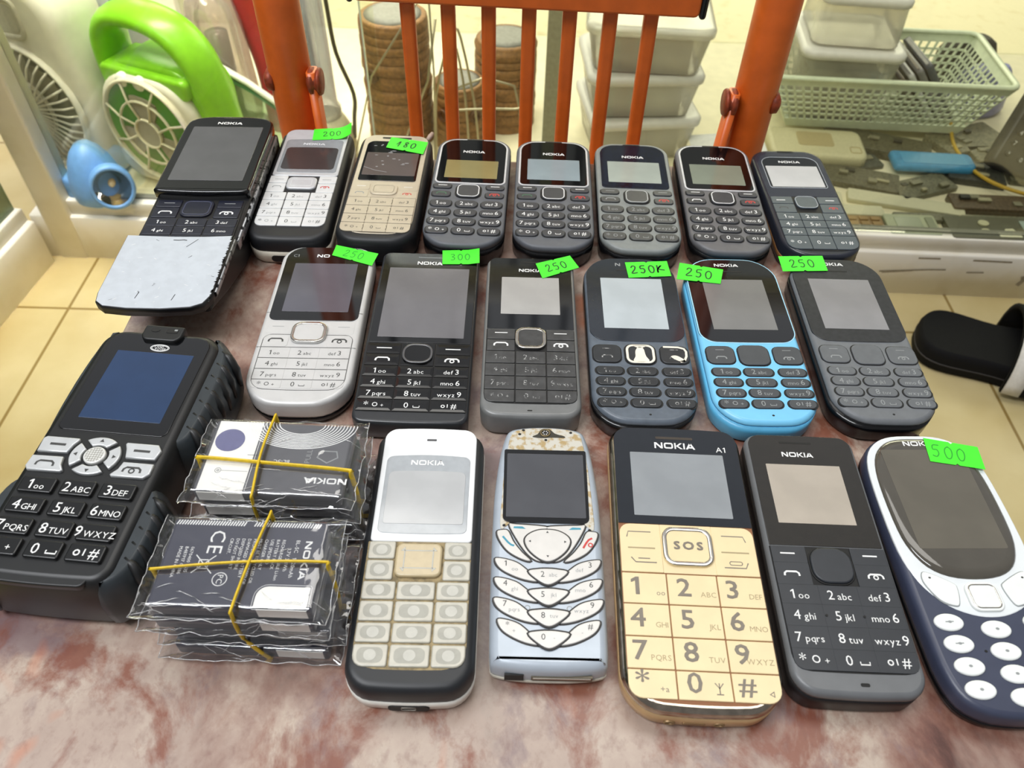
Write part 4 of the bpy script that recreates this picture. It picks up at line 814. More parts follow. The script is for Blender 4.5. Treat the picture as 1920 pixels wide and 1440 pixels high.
number_keys(s, [(-20.6, -7), (-6.6, 6.6), (7, 20.6)], [(-21.1, -27.5), (-28.1, -34.3), (-34.9, -40.9), (-41.4, -46.2)], T - .2, T + .12, .3, WS, DARKP, 2.7, .05, corner=6)
sticker(s, [(2.6, 54.6), (25.4, 48), (23.2, 38.2), (1.6, 46.2)], T + .5, '250', PALEINK, .45, h=5)

s = phone('glossy black phone with a large screen and shiny raised keys, green 300 sticker', -43.9, 271.4, .1)
T = 12.4; GK = mat('wet_black_key', '#09090a', .14, coat=.2)
o = rrect(-25.4, 25.2, -57.6, 57.7, (4, 4, 5, 5), 6, bb=.8, bt=.3)
MB().body(o, prof(T, 1.6)).build('housing', mat('gunmetal_black', '#2b2d30', .3), s)
flat(s, 'screen_glass', rrect(-24, 24, -9.8, 56.6, (3, 3, .8, .8), 5), T - .3, T + .3, GLASS, .15)
flat(s, 'display', rrect(-20.4, 20.4, -6.2, 44.6, .3), T + .2, T + .4, disp('cool_grey', '#6c6a6c'))
logo(s, -.2, 47.4, T + .36, 2.5, 13); MB().ribbon([(-6.5, 53.8), (-6.2, 53.2), (6.2, 53.2), (6.5, 53.8)], .4, T + .34).build('earpiece', GREYP, s)
MB().prism(rrect(-24.4, 24.2, -52.2, -10.2, (.5, .5, 4.5, 4.5), 5), T - .3, T + .1).build('keypad_mat', SLOT, s)
def facet(name, x0, x1, y0, y1, draw, pm=WHITEP, z0=T, rr=.5):
    b = MB(); a = z0 + .5; mx = (x0 + x1) / 2; q = .12
    vv = [(x0, y0, z0 - .2), (x1, y0, z0 - .2), (x1, y1, z0 - .2), (x0, y1, z0 - .2), (x0, y0, a), (x1, y0, a), (x1, y1, a), (x0, y1, a), (x0 + 1.2, y0 + (y1 - y0) * .2, a + q), (x1 - 1.2, y0 + (y1 - y0) * .2, a + q), (x1 - 1.2, y1 - (y1 - y0) * .3, a + q), (x0 + 1.2, y1 - (y1 - y0) * .3, a + q)]
    ff = [(0, 1, 5, 4), (1, 2, 6, 5), (2, 3, 7, 6), (3, 0, 4, 7), (4, 5, 9, 8), (5, 6, 10, 9), (6, 7, 11, 10), (7, 4, 8, 11), (8, 9, 10, 11)]
    b._add(vv, ff, 0, False); draw(b, a + q + .03); return b.build(name, [GK, pm, WHITEP], s)
for sx in (-1, 1):
    xa, xb = sorted((sx * 8.3, sx * 24))
    facet('soft_key', xa, xb, -17.4, -10.6, dash(sx * 16, -13.9, 7, .6)); facet('end_key' if sx > 0 else 'call_key', xa, xb, -24.7, -17.7, call(sx * 16, -21, 1.5, sx > 0))
b = MB().prism(rrect(-7.8, 7.6, -24.6, -10.5, .5), T - .2, T + .5, .1); b.build('navigation_pad', GK, s)
key(s, 'navigation_key', rrect(-7.2, 7, -23.8, -11.3, 5.2), T + .3, T + 1.3, GK, mat('grey_rim', '#6a6a6c', .25, .6), .5, ring=(.1, 1.1, .25))
YS = [(-25.1, -31.4), (-31.8, -38.2), (-38.6, -45), (-45.4, -51.8)]
for i in range(12):
    x0, x1 = ((-24, -8.5), (-8.1, 7.9), (8.3, 24))[i % 3]; y1, y0 = YS[i // 3]
    facet('number_key', x0, x1, y0, y1, lambda b, z, i=i, x=(x0 + x1) / 2, y=(y0 + y1) / 2: legend(b, i, x, y, z, 3.0, lh=.75))
sticker(s, [(5.4, 59), (24.8, 60.6), (25.4, 48.6), (6.2, 47.8)], T + .6, '300', PALEINK, .55, h=4.8, lift=lambda u: max(0, u - .7) * 3)

s = phone('graphite phone with chrome ringed key and worn legends, 250 sticker with cut tip', 8.2, 271.6, .41)
T = 13.9; o = rrect(-22.4, 22.3, -53.2, 53.6, (5, 5, 7, 7), 6, bb=.9, bt=.3); GRY = mat('graphite_plastic', '#757675', .35, .1, ns=15, na=.06)
MB().body(o, prof(T, 2)).build('housing', GRY, s)
flat(s, 'screen_glass', rrect(-20.9, 20.6, 0, 52.8, (3.5, 3.5, .4, .4), 5), T - .3, T + .3, mat('graphite_glass', '#16181b', .07, coat=.4), .1)
flat(s, 'display', rrect(-14.6, 14.3, 10.2, 37.6, .3), T + .2, T + .4, disp('warm_grey', '#a7a5a1'))
logo(s, 0, 42, T + .36, 2.2, 12); MB().box(-5, 4.6, 49.3, 50, T + .2, T + .36, .3).build('earpiece', SLOT, s)
MB().prism(rrect(-21, 20.6, -46.6, -.3, (.4, .4, 5.5, 5.5), 5, bb=.4), T - .3, T + .1).build('keypad_mat', SLOT, s)
GKK = mat('worn_graphite_key', '#3f3f3f', .35, ns=25, na=.2)
FADE = mat('faded_print', '#a5a5a3', .6, ns=90, col2='#4a4a4a', thr=(.42, .55))
for sx in (-1, 1):
    xa, xb = sorted((sx * 7.4, sx * 20.5))
    key(s, 'soft_key', rrect(xa, xb, -7.3, -.7, .4), T - .2, T + .6, GKK, WHITEP, .3, draw=dash(sx * 14, -3.2, 6, .5))
    key(s, 'end_key' if sx > 0 else 'call_key', rrect(xa, xb, -14.8, -7.7, .4), T - .2, T + .6, GKK, WHITEP, .3, draw=call(sx * 14, -10.8, 1.5, sx > 0))
key(s, 'navigation_key', rrect(-7.3, 7.1, -14, -.2, 4.4), T - .2, T + 1.4, GKK, CHROME, .6, ring=(0, 1.5, .2))
number_keys(s, [(-20.8, -7.3), (-6.9, 6.8), (7.2, 20.4)], [(-15.2, -22.8), (-23.2, -30.6), (-31, -38.8), (-39.2, -46.3)], T - .2, T + .6, .4, GKK, FADE, 3.0, .3, corner=5.2, lastfirst=False)
MB().box(-1.6, .6, -51, -50.3, T - .4, T + .03, .3).build('microphone_hole', SLOT, s)
sticker(s, [(2.6, 48.4), (20.6, 55.6), (25, 46), (6, 36.8)], T + .6, '250', wd=.55, h=5.2)

def round_phone(label, x, y, yaw, shell, side, km, pm, glass, dcol, nav=None, rim=None, keys_label=None):
    s = phone(label, x, y, yaw); T = 14.4
    o = rrect(-23.7, 23.7, -54, 54.6, (15, 15, 15, 15), 8, bb=1.8, bt=1.2)
    MB().body(o, prof(T, 2.4)[:5] + [(T - 2.6, .05)]).build('back_shell', side, s)
    MB().body(o, [(T - 2.6, .1), (T - 1.6, .25), (T - .6, .9), (T - .1, 1.8), (T, 2.3)]).build('housing', shell, s)
    go = rrect(-22.6, 22.7, -6, 53.6, (14, 14, 7, 7), 8, bt=1, bb=.6)
    if rim: flat(s, 'screen_rim', inset(go, -.5), T - .6, T + .15, rim, .1)
    flat(s, 'screen_glass', go, T - .4, T + .3, glass, .15)
    flat(s, 'display', rrect(-15.5, 15.4, 2, 38.7, .2), T + .2, T + .4, disp(dcol[0], dcol[1]))
    MB().box(-6.8, 6.4, 44.7, 45.5, T + .2, T + .36, .3).build('earpiece', SLOT, s)
    gaps = [rrect(-22.3, -8.5, -21.2, -9, 3.6, 4), rrect(8.9, 22.8, -21.2, -9, 3.6, 4), rrect(-7.5, 7.6, -22, -8.3, 4, 4)]
    for k in range(4):
        ya = -22.9 - 6.35 * k
        gaps += [rrect(xa - .5, xb + .5, ya - 5.7, ya, 2.8, 4) for xa, xb in ((-21.2, -8.3), (-6.7, 7), (9.2, 22))]
    b = MB()
    for g in gaps: b.prism(g, T - .3, T + .05)
    b.build('keypad_mat', SLOT, s)
    for sx in (-1, 1):
        xa, xb = (-21.9, -8.9) if sx < 0 else (9.3, 22.4); c = (xa + xb) / 2
        key(s, 'call_key' if sx < 0 else 'end_key', rrect(xa, xb, -20.7, -9.5, 3.3), T - .2, T + .55, km, pm, .35, draw=lambda b, z, c=c, e=sx > 0: (b.ribbon([(c - 2, -12), (c + 2, -12)], .35, z, 1), handset(b, c, -17, z, 1.1, 1, e)))
    n_ = key(s, 'navigation_key', rrect(-7, 7.1, -21.5, -8.8, 3.8), T - .2, T + .7, km, pm, .4)
    number_keys(s, [(-20.9, -8.6), (-6.4, 6.7), (9.5, 21.7)], [(-23.1 - 6.35 * k, -28.3 - 6.35 * k) for k in range(4)], T - .2, T + .5, 2.5, km, pm, 2.9, .35, corner=2.55)
    b = MB().prism(ellipse(1.2, -51.2, .6, .5, 10), T - .3, T + .03); b.build('microphone_hole', SLOT, s)
    return s, T
KG = mat('smooth_grey_key', '#43464a', .45, ns=20, na=.05)
s, T = round_phone('dark slate phone with worn white patch on its navigation key, green 250k sticker', 58.9, 271.4, .2, mat('slate_blue_grey', '#59626c', .38, ns=25, na=.1), BLACKSIDE, mat('dark_worn_key', '#2a2d30', .35, ns=20, na=.15), FADE, mat('slate_glass', '#262b32', .1, coat=.3), ('pale_blue_grey', '#b4bcbf'))
WORNP = mat('worn_white_plastic', '#eee6d4', .5)
b = MB().ring(rrect(-6.6, 6.7, -21.1, -9.2, 3.4), 1.2, T + .5, T + .78); b.prism(smooth([(-3.2, -20), (-2.4, -17), (-2.2, -13.6), (-1, -11.2), (.6, -10.8), (1.8, -12.2), (2.2, -15), (2.6, -17), (3.6, -20)], 3), T + .5, T + .78)
b.prism([(-1.2, -11.2), (1.4, -11.2), (3.6, -9.9), (-3.4, -9.9)][::-1] if False else [(-3.4, -9.9), (-1.2, -11.2), (1.4, -11.2), (3.6, -9.9)], T + .5, T + .78); b.build('worn_patch', WORNP, s, 'worn off white patch on the navigation key')
b = MB().ribbon([(11, -10.2), (18, -10.3), (20.6, -11.2), (21.4, -13), (21.2, -16), (20, -19), (18, -19.6)], 1.1, T + .62); b.poly(smooth([(14, -16.4), (16, -15.6), (18.2, -16.6), (20.6, -19), (19, -19.6), (16.4, -18.6)], 3), T + .62)
b.build('worn_patch', WORNP, s, 'worn off white patch on the end key')
logo(s, -7.2, 48.4, T + .36, 2.3, 13, GREYP, n=1)
sticker(s, [(-2, 51), (20, 53), (21, 41), (-1, 38.8)], T + .6, '250k', wd=.75, h=5.8, ty=.5)
s, T = round_phone('sky blue phone with dark grey keys, green 250 sticker over its top left edge', 111.4, 272.8, 1.3, mat('sky_blue_plastic', '#79c4ea', .35, ns=15, na=.03), mat('deeper_sky_blue_side', '#5fb4de', .35, ns=15, na=.03), KG, GREYP, mat('black_gloss_glass', '#101215', .05, coat=.4), ('grey_beige', '#7a7976'), rim=mat('pale_blue_rim', '#a9dcf2', .3))
logo(s, -1, 48.9, T + .36, 2.2, 12.5)
sticker(s, [(-25, 51), (-3.2, 46), (-6.6, 34.8), (-28.4, 38)], T + .7, '250', wd=.65, h=6.2)
s, T = round_phone('matt grey phone with a black back, rightmost of the middle row', 165.4, 275.4, .2, mat('matt_grey_face', '#6a6d70', .5, ns=30, na=.05), BLACKSIDE, mat('matt_grey_key', '#606366', .5, ns=30, na=.05), GREYP, mat('dusty_graphite_glass', '#2c2d2e', .28, ns=40, na=.2), ('flat_grey', '#8a8989'))
logo(s, -1.4, 49.5, T + .36, 2.4, 14)
sticker(s, [(-27.2, 55.6), (-3.6, 57), (-3.7, 44.8), (-27.3, 43.4)], T + .7, '250', wd=.55, h=6)

# ------------------------------------------------------------------ front row
s = phone('black shelled phone with white top and yellowed blank keys, beside the battery bundles', -32.2, 151.6, 0.6)
T = 17; WH = mat('white_front', '#e9ebec', .3, ns=15, na=.02)
bar_shell(s, 43.8, -53.6, 53.8, T, mat('charcoal_rubber', '#1d1f22', .45), mat('off_white_back', '#dcd8cf', .4), 7, 9, 8.4); port(s, -55.2, 4.4, 7, 4.2)
flat(s, 'front_plate', rrect(-18.9, 18.9, 1, 54.2, (5, 5, 1.5, 1.5), 6, bt=.8), T - 1.6, T + .6, WH, .6)
flat(s, 'screen_glass', rrect(-16.8, 16.8, 4.6, 40, (2.5, 2.5, 2, 2), 5, bt=1, bb=.5), T + .3, T + .8, mat('silver_grey_lens', '#a9adb0', .1, coat=.5), .2)
flat(s, 'display', rrect(-15.2, 15.2, 8.4, 32.4, (2.2, 2.2, 1, 1), 5, bt=.6), T + .7, T + .95, disp('pale_grey', '#b5b6b6'))
logo(s, -.3, 35.8, T + .88, 2.4, 13.4); MB().box(-1.6, 2.4, 48.2, 49.2, T + .4, T + .66, .3).build('earpiece', mat('grey_slot', '#4e4e50', .6), s)
YEL = mat('yellowed_translucent_key', '#b3afa1', .25, ns=30, na=.06, coat=.3); YELC = mat('milky_key_window', '#b8b6ac', .3); YELD = mat('cloudy_key_field', '#a09e93', .35)
BRN = mat('brown_grime_gap', '#8b7a56', .6, ns=40, na=.4)
MB().prism(rrect(-19.4, 18.9, -46.8, 1, (.5, .5, 8, 8), 5, bb=.6), T - .8, T + .05).build('keypad_mat', BRN, s)
def blank(b, z, x0, x1, y0, y1):
    b.prism(rrect(x0 + 1.5, x1 - 1.5, y0 + 1.2, y1 - 1.2, 2.2, 4), z - .2, z, 0, 1); b.prism(ellipse((x0 + x1) / 2, (y0 + y1) / 2, 2.1, 2.0, 16), z - .2, z + .06, 0, 2)
def bkey(name, x0, x1, y0, y1, r=.8):
    b = MB().prism(rrect(x0, x1, y0, y1, r, 4), T - .4, T + .8, .5); blank(b, T + .84, x0, x1, y0, y1); b.build(name, [YEL, YELD, YELC], s)
for sx in (-1, 1):
    xa, xb = sorted((sx * 9, sx * 18.9)); bkey('soft_key', xa, xb, -6.4, .8); bkey('end_key' if sx > 0 else 'call_key', xa, xb, -14.8, -6.9)
key(s, 'navigation_key', rrect(-8.6, 8.4, -13.8, -.2, 2.6), T - .3, T + 1.6, mat('amber_translucent_key', '#baa985', .25, coat=.3), YELC, .8, ring=(3, .5, .06))
for i in range(12):
    x0, x1 = ((-19.2, -7.4), (-6.8, 6.7), (7.3, 18.7))[i % 3]; y1, y0 = ((-15.4, -22.4), (-23, -30.5), (-31.1, -38.2), (-38.8, -46.6))[i // 3]
    bkey('number_key', x0, x1, y0, y1, (.8, .8, .8, 7) if i == 9 else (.8, .8, 7, .8) if i == 11 else .8)

# slim silver blue phone with leaf shaped keys
s = phone('slim silver blue phone with leaf shaped keys and peeling tan screen surround', 15.1, 160.4, .3)
T = 13.5; PB = mat('pale_blue_silver', '#aeb7c1', .32, .15, ns=14, na=.04); IV = mat('ivory_silver_key', '#ccc9c4', .3, .1, ns=20, na=.03)
half = [(0, 53.4), (10, 52.6), (15.6, 50.6), (17.6, 46), (19.4, 36), (20.8, 20), (21.2, 4), (21.2, -20), (20.9, -40), (20.5, -49), (19, -52), (10, -53.4), (0, -53.7)]
o = smooth(half + [(-x, y) for x, y in reversed(half[1:-1])], 3)[::-1]
MB().body(o, [(0, 2.2), (.6, .9), (2.2, .2), (4.6, 0)]).build('back_shell', mat('ivory_back_shell', '#c9c4b6', .4), s)
MB().body(inset(o, .1), [(4.6, .15), (6, 0), (T - 3, .1), (T - 1.4, .7), (T - .4, 1.8), (T, 3.2)]).build('housing', PB, s)
PEEL = mat('peeling_frame', '#c6c2b6', .4, ns=36, col2='#ac9466', thr=(.48, .60))
hp = [(0, 51), (9, 50.4), (14, 48), (15.6, 42), (17, 30), (17.8, 14), (18, 1.4), (14.6, 3.6), (13, 5.2), (0, 4.2)]
MB().prism(smooth(hp + [(-x, y) for x, y in reversed(hp[1:-1])], 3)[::-1], T - 1.2, T + .35, .3).build('screen_frame', PEEL, s, 'peeling frame with tan glue marks')
flat(s, 'screen_glass', rrect(-17.2, 16.4, 4, 39.2, (.8, .8, 2.5, 2.5), 4), T, T + .6, GLASS, .15)
flat(s, 'display', rrect(-16, 15.2, 6.4, 37, .5), T + .5, T + .7, disp('dark_mirror', '#4d4e52', .06))
b = MB(); b.prism(smooth([(-5.6, 46.2), (-3.4, 47.6), (-2, 50), (0, 50.6), (2, 50), (4, 48), (7.6, 46.8), (7.8, 46), (3, 46), (-2, 45.6)], 3)[::-1], T + .2, T + .6, .1, 0); b.build('earpiece', mat('dark_olive_slot', '#2d2a20', .5), s)
b = MB().ring(ellipse(-.2, 48.1, 2.3, 2.1, 18), .7, T + .5, T + 1.1, 0); b.prism(ellipse(-.2, 48.1, 1.6, 1.5, 16), T + .5, T + .8, 0, 1)
for k in range(6): b.prism(ellipse(-.2 + .95 * cos(k * pi / 3), 48.1 + .9 * sin(k * pi / 3), .28, .28, 8), T + .7, T + .9, 0, 2)
b.build('speaker_screw', [mat('brass_brown', '#77684a', .4, .5), SLOT, IV], s)
b = MB()
for x, y in ((0, 44.6), (-11, 47.4), (-9.4, 49.6), (10.6, 48.8), (-16.6, 2.6), (16.2, 1.2)): b.prism(ellipse(x, y, .65, .6, 10), T + .2, T + .42)
b.build('screw_hole', SLOT, s)
DK = mat('dark_key_gap', '#2e2c2b', .6); BL = mat('teal_print', '#3d90a6', .5)
def lkey(name, pts, draw=None, pm=DARKP, up_=.7, gz=.12):
    q = smooth(pts, 4); ar = sum(q[i][0] * q[(i + 1) % len(q)][1] - q[(i + 1) % len(q)][0] * q[i][1] for i in range(len(q)))
    q = q if ar > 0 else q[::-1]
    MB().prism(inset(q, -.6), T - .6, T + gz).build('key_gap', DK, s)
    b = MB().prism(q, T - .4, T + up_, .3)
    if draw: draw(b, T + up_ + .03)
    b.build(name, [IV, pm, GREYP], s)
lkey('soft_key', [(-14.6, 3.0), (-12, 3.3), (-1, 2.6), (-.4, 1.4), (-5, -1.6), (-8.6, -4), (-6, -8.2), (-1, -12.2), (-4, -12.2), (-7.4, -9.6), (-11, -4.4)], lambda b, z: b.poly([(-12.8, 2.2), (-13, 1.4), (-8.2, 1.2), (-9.6, 2.3)][::-1][::-1], z, 1), BL, .4)
lkey('soft_key', [(14.6, 3.0), (12, 3.3), (1, 2.6), (.4, 1.4), (5, -1.6), (8.6, -4), (6, -8.2), (1, -12.2), (4, -12.2), (7.4, -9.6), (11, -4.4)], lambda b, z: b.poly([(12.8, 2.2), (9.6, 2.3), (8.2, 1.2), (13, 1.4)], z, 1), BL, .4)
def navdraw(b, z):
    for x, y, a in ((0, -.4, 0), (0, -10.6, pi), (-6.6, -4.4, pi / 2), (6.6, -4.4, -pi / 2)):
        b.poly([(x + .6 * cos(a + q), y + .6 * sin(a + q)) for q in (pi / 2, pi / 2 + 2.1, pi / 2 + 4.2)], z, 1)
lkey('navigation_key', [(-8.6, -4.2), (-7.4, -1.6), (-4, .4), (0, .9), (4, .4), (7.4, -1.6), (8.6, -4.2), (7, -8), (3.4, -11.4), (0, -12.7), (-3.4, -11.4), (-7, -8)], navdraw, DARKP, .95, .46)
cl = [(-19.2, -.4), (-17.2, .5), (-15, .1), (-12.8, -4.6), (-9.6, -9), (-6.4, -12.4), (-9.6, -11.8), (-14.6, -8.8), (-17.8, -4.6)]
lkey('call_key', cl, lambda b, z: b.ribbon([(-17, -2.4), (-16.2, -3.4), (-15, -4.9), (-13.8, -6), (-12.6, -6.4)], .8, z, 1), BL); lkey('end_key', mirror(cl), lambda b, z: (b.ribbon([(17, -2.4), (15.6, -3.2), (14.6, -4.6), (13.4, -6.8)], .8, z, 1), b.arc(16.2, -5.4, .8, .5, z, 1, n=8)), RED)
lf = [(-19.6, -11.9), (-16.6, -11.8), (-11.6, -13.3), (-7.6, -16.4), (-3.4, -20.6), (-8.6, -20.2), (-14.6, -17.8), (-18.2, -15.2)]
ln = [(-7.2, -17), (-3.4, -16), (0, -15.8), (3.4, -16), (7.2, -17), (3.8, -20.4), (0, -22.2), (-3.8, -20.4)]
for k in range(4):
    dy = -8.0 * k; q = .92 if k == 3 else 1
    def dr(i, k=k): return lambda b, z: (b.text(LEG[i], (-15.6, 0, 15.6)[i % 3] * (.93 if k == 3 else 1) + (0, -2, 0)[i % 3], (-15.9, -20.2, -15.9)[i % 3] - 8 * k + 1.0, z, 2.2, 1), b.text(LET[i] or '-', (-12.2, 1.8, 11.6)[i % 3], (-17.6, -19.9, -17.6)[i % 3] - 8 * k + .8, z, 1.5, 2))
    lkey('number_key', shift(lf, 0, dy, q), dr(3 * k)); lkey('number_key', shift(ln, 0, dy), dr(3 * k + 1), DARKP, 1.05, .76); lkey('number_key', shift(mirror(lf), 0, dy, q), dr(3 * k + 2))
b = MB()
for x in (-7.5, 7.5): b.arc(x, -31, .9, .3, T + .06, 0, n=10)
b.build('guide_bumps', GREYP, s)
b = MB(); b.box(-15.2, -8.6, -53.75, -53, 5, 9.4); b.build('charging_port', SLOT, s)
b = MB(); b.box(-6, 15, -53.9, -53, 5.6, 8.6, 0, 0, 0); b.box(-5.4, 14.4, -54.1, -53.4, 7.3, 8, 0, 0, 1); b.build('connector', [mat('bronze_grey', '#6b6353', .4, .4), mat('silver_strip', '#d2cec2', .3, .5)], s)

# gold keypad phone
s = phone('gold keypad phone with an SOS button and big digits', 67.8, 155.1, -1.1)
T = 14; o = rrect(-27.4, 27.8, -59.6, 58.4, (8, 8, 13, 13), 8, bb=2, bt=.8); GLD = mat('pale_gold_side', '#c0a076', .35, .4, ns=12, na=.1)
MB().body(o, [(0, 3), (.6, 1.4), (2.4, .4), (5, .1), (9.8, 0)]).build('back_shell', GLD, s)
MB().body(inset(o, .05), [(9.8, .1), (10.4, 0), (11.6, .25), (12.6, .8), (13.4, 1.6), (13.9, 2.2)]).build('chrome_bezel', mat('worn_chrome', '#b3a899', .14, 1., ns=30, na=.15), s)
GF = mat('gold_keypad', '#e3cfa2', .34, .0, ns=12, na=.03); GLN = mat('brown_key_line', '#8a5a38', .6)
MB().prism(rrect(-25.4, 25.9, -57.2, 57, (6, 6, 11.5, 11.5), 7, bb=1.4, bt=.5), T - .6, T - .05).build('face_base', GLN, s)
flat(s, 'screen_glass', rrect(-25.4, 25.9, 9.9, 57, (6, 6, .3, .3), 6, bt=.5), T - .3, T + .3, mat('gunmetal_glass', '#1c2026', .06, coat=.4), .1)
flat(s, 'display', rrect(-19, 19.4, 13.6, 44.4, .4), T + .2, T + .4, disp('mirror_grey', '#8f9396', .07))
logo(s, 0, 46.8, T + .36, 3.1, 17); MB().text('A1', 19, 45.9, T + .36, 2.6, 0).build('model_mark', WHITEP, s)
MB().box(-7.8, 7.8, 51.7, 53, T + .15, T + .36, .5).build('earpiece', mat('brown_mesh_slot', '#3b332b', .6), s)
GPR = mat('taupe_print', '#7d7468', .5); GPL = mat('light_taupe_print', '#a3936f', .5)
def tkey(name, x0, x1, y0, y1, r, draw):
    b = MB().prism(rrect(x0, x1, y0, y1, r, 5), T - .3, T + .45, .25); draw(b, T + .48); b.build(name, [GF, GPR, GPL], s)
tkey('soft_key', -25.2, -9.7, -11, 9.6, (4, .4, .4, .4), lambda b, z: (b.ribbon([(-22.6, 3.6), (-22, 6), (-13.4, 6)], .45, z, 1), b.ribbon([(-22.4, -1), (-12.2, -1)], .6, z, 2), b.ribbon([(-21.4, -5), (-19.8, -7), (-12, -7)], .5, z, 1), b.ribbon([(-18.8, -5.4), (-14.4, -5.4)], .45, z, 1)))
tkey('soft_key', 9.7, 25.7, -11, 9.6, (.4, 4, .4, .4), lambda b, z: (b.ribbon([(22.4, 3.2), (21.6, 5.6), (13.4, 5.6)], .45, z, 1), b.ribbon([(12.6, -1.4), (23, -1.4)], .6, z, 2), b.ribbon([(22, -5.6), (21, -7.8), (13, -7.8)], .5, z, 1), b.ring(rrect(15, 20, -6.8, -5, .8, 3), .35, z - .05, z, 1)))
MB().prism([(-9.7, -11), (9.7, -11), (9.7, 9.6), (-9.7, 9.6)], T - .3, T + .3).build('key_plate', GF, s)
key(s, 'sos_key', rrect(-9.4, 9.4, -8.2, 8.2, 4.6), T - .2, T + 1.3, GF, CHROME, .5, ring=(0, 1.7, .3))
s.children[-1].data.materials.append(GPR); b = MB()
for oz, (ox, oy) in enumerate(((0, 0), (.3, 0), (0, .3), (.3, .3))): b.text('SOS', .1 + ox, -1.5 + oy, T + 1.36 + .03 * oz, 3.2, 0, wx=1.15, gap=.24)
b.build('key_legend', GPR, s.children[-1])
for i in range(12):
    x0, x1 = ((-25.2, -9.2), (-8.8, 9.2), (9.6, 25.7))[i % 3]; y1, y0 = ((-11.5, -23.4), (-23.8, -35.6), (-36, -47.2), (-47.6, -57.2))[i // 3]
    def dr(b, z, i=i, x0=x0, x1=x1, y0=y0, y1=y1):
        m = (x0 + x1) / 2; yc = (y0 + y1) / 2
        for oz, (ox, oy) in enumerate(((0, 0), (.24, 0), (0, .2), (.24, .2))): b.text(LEG[i], m - 3.4 + ox, oy + yc - 2.7 if i < 9 else yc - 2.4, z + .03 * oz, 6.8 if i < 11 else 6, 1, wx=1.12)
        if i == 9: b.text('+a', m + 4, y0 + 2.2, z, 2, 1)
        elif i == 10: b.ribbon([(m + 3.4, y0 + 6), (m + 4.8, y0 + 4.2), (m + 6.2, y0 + 6)], .4, z, 1); b.ribbon([(m + 4.8, y0 + 6), (m + 4.8, y0 + 2.4)], .4, z, 1); b.ribbon([(m + 3.6, y0 + 2.2), (m + 6, y0 + 2.2)], .4, z, 1)
        elif i == 11: b.ring([(m + 3.6, y0 + 3), (m + 5.4, y0 + 2), (m + 5.4, y0 + 4.2)], .3, z - .05, z, 1)
        else: b.text(LET[i].upper() if i else 'oo', x1 - .9, yc - 2.7, z, 1.95, 2 if i else 1, 'r')
    tkey('number_key', x0, x1, y0, y1, (.3, .3, .3, 11) if i == 9 else (.3, .3, 11, .3) if i == 11 else .3, dr)
b = MB(); b.T = Matrix.Translation((0, -61.5, 5)) @ Matrix.Rotation(pi / 2, 4, 'X')
b.ring(ellipse(-11, 0, 2, 1.4, 14), .5, -.6, .3); b.ring(ellipse(5.6, 0, 2, 1.4, 14), .5, -.6, .3); b.prism(rrect(-6.6, 1, -.8, .8, .5), -.6, .25); b.build('charging_port', mat('bronze_port', '#8d7350', .4, .4), s)

s = phone('black phone with one piece flat keypad, between the gold and oval screened phones', 120.6, 155.8, -.75)
T = 14.3; o = rrect(-22.8, 22.8, -54.2, 55.3, (6, 6, 8, 8), 7, bb=1.2, bt=.5)
MB().body(o, prof(T, 2)[:4] + [(T - 3.4, .02)]).build('back_shell', mat('black_soft_side', '#0f1013', .4), s)
MB().body(o, [(T - 3.4, .05), (T - 2.2, 0), (T - 1.2, .3), (T - .4, .9), (T, 2)]).build('housing', mat('grey_chin', '#66686a', .38, ns=15, na=.05), s)
flat(s, 'screen_glass', rrect(-21.4, 21.2, 1.4, 54.3, (5, 5, .4, .4), 6, bt=.3), T - .3, T + .3, mat('bronze_grey_glass', '#2b2823', .09, coat=.3), .12)
flat(s, 'display', rrect(-16, 14.2, 11.2, 39.4, .3), T + .2, T + .4, disp('beige_grey', '#b0a698', .1))
logo(s, -1.9, 43.4, T + .36, 2.4, 13); MB().box(-8.3, 5, 50.3, 51.2, T + .2, T + .36, .3).build('earpiece', SLOT, s)
KP = mat('soft_black_keypad', '#2a2d32', .42, ns=20, na=.06)
MB().prism(rrect(-21.6, 21.6, -47, 1.1, (.4, .4, 6, 6), 6, bb=.4), T - .3, T + .04).build('keypad_mat', SLOT, s)
key(s, 'navigation_key', rrect(-7.6, 7.7, -14.2, .3, 5.4), T - .1, T + 1.2, KP, SLOT, .6); MB().ring(inset(rrect(-7.6, 7.7, -14.2, .3, 5.4), -.6), .6, T + .2, T + .46).build('key_gap', SLOT, s)
for sx in (-1, 1):
    xa, xb = sorted((sx * 8.4, sx * 21.3))
    key(s, 'soft_key', rrect(xa, xb, -6, .9, .2), T - .2, T + .4, KP, WHITEP, .06, draw=dash(sx * 15.4, -2.2, 5.4, .6))
    key(s, 'end_key' if sx > 0 else 'call_key', rrect(xa, xb, -15, -6, .2), T - .2, T + .4, KP, WHITEP, .06, draw=call(sx * 15.4, -10.6, 1.3, sx > 0, ))
number_keys(s, [(-21.3, -7.1), (-7.1, 7.1), (7.1, 21.3)], [(-15, -22.6), (-22.6, -31), (-31, -39.2), (-39.2, -46.8)], T - .2, T + .4, .1, KP, WHITEP, 3.5, .06, corner=5.8, lh=.72)
b = MB()
for x in (-6.4, 7): b.prism(ellipse(x, -26.8, .5, .5, 10), T + .3, T + .6)
b.build('guide_bumps', SLOT, s)
MB().box(-.6, 2.6, -51.8, -50.5, T - .6, T + .04, .6).build('microphone_hole', SLOT, s)

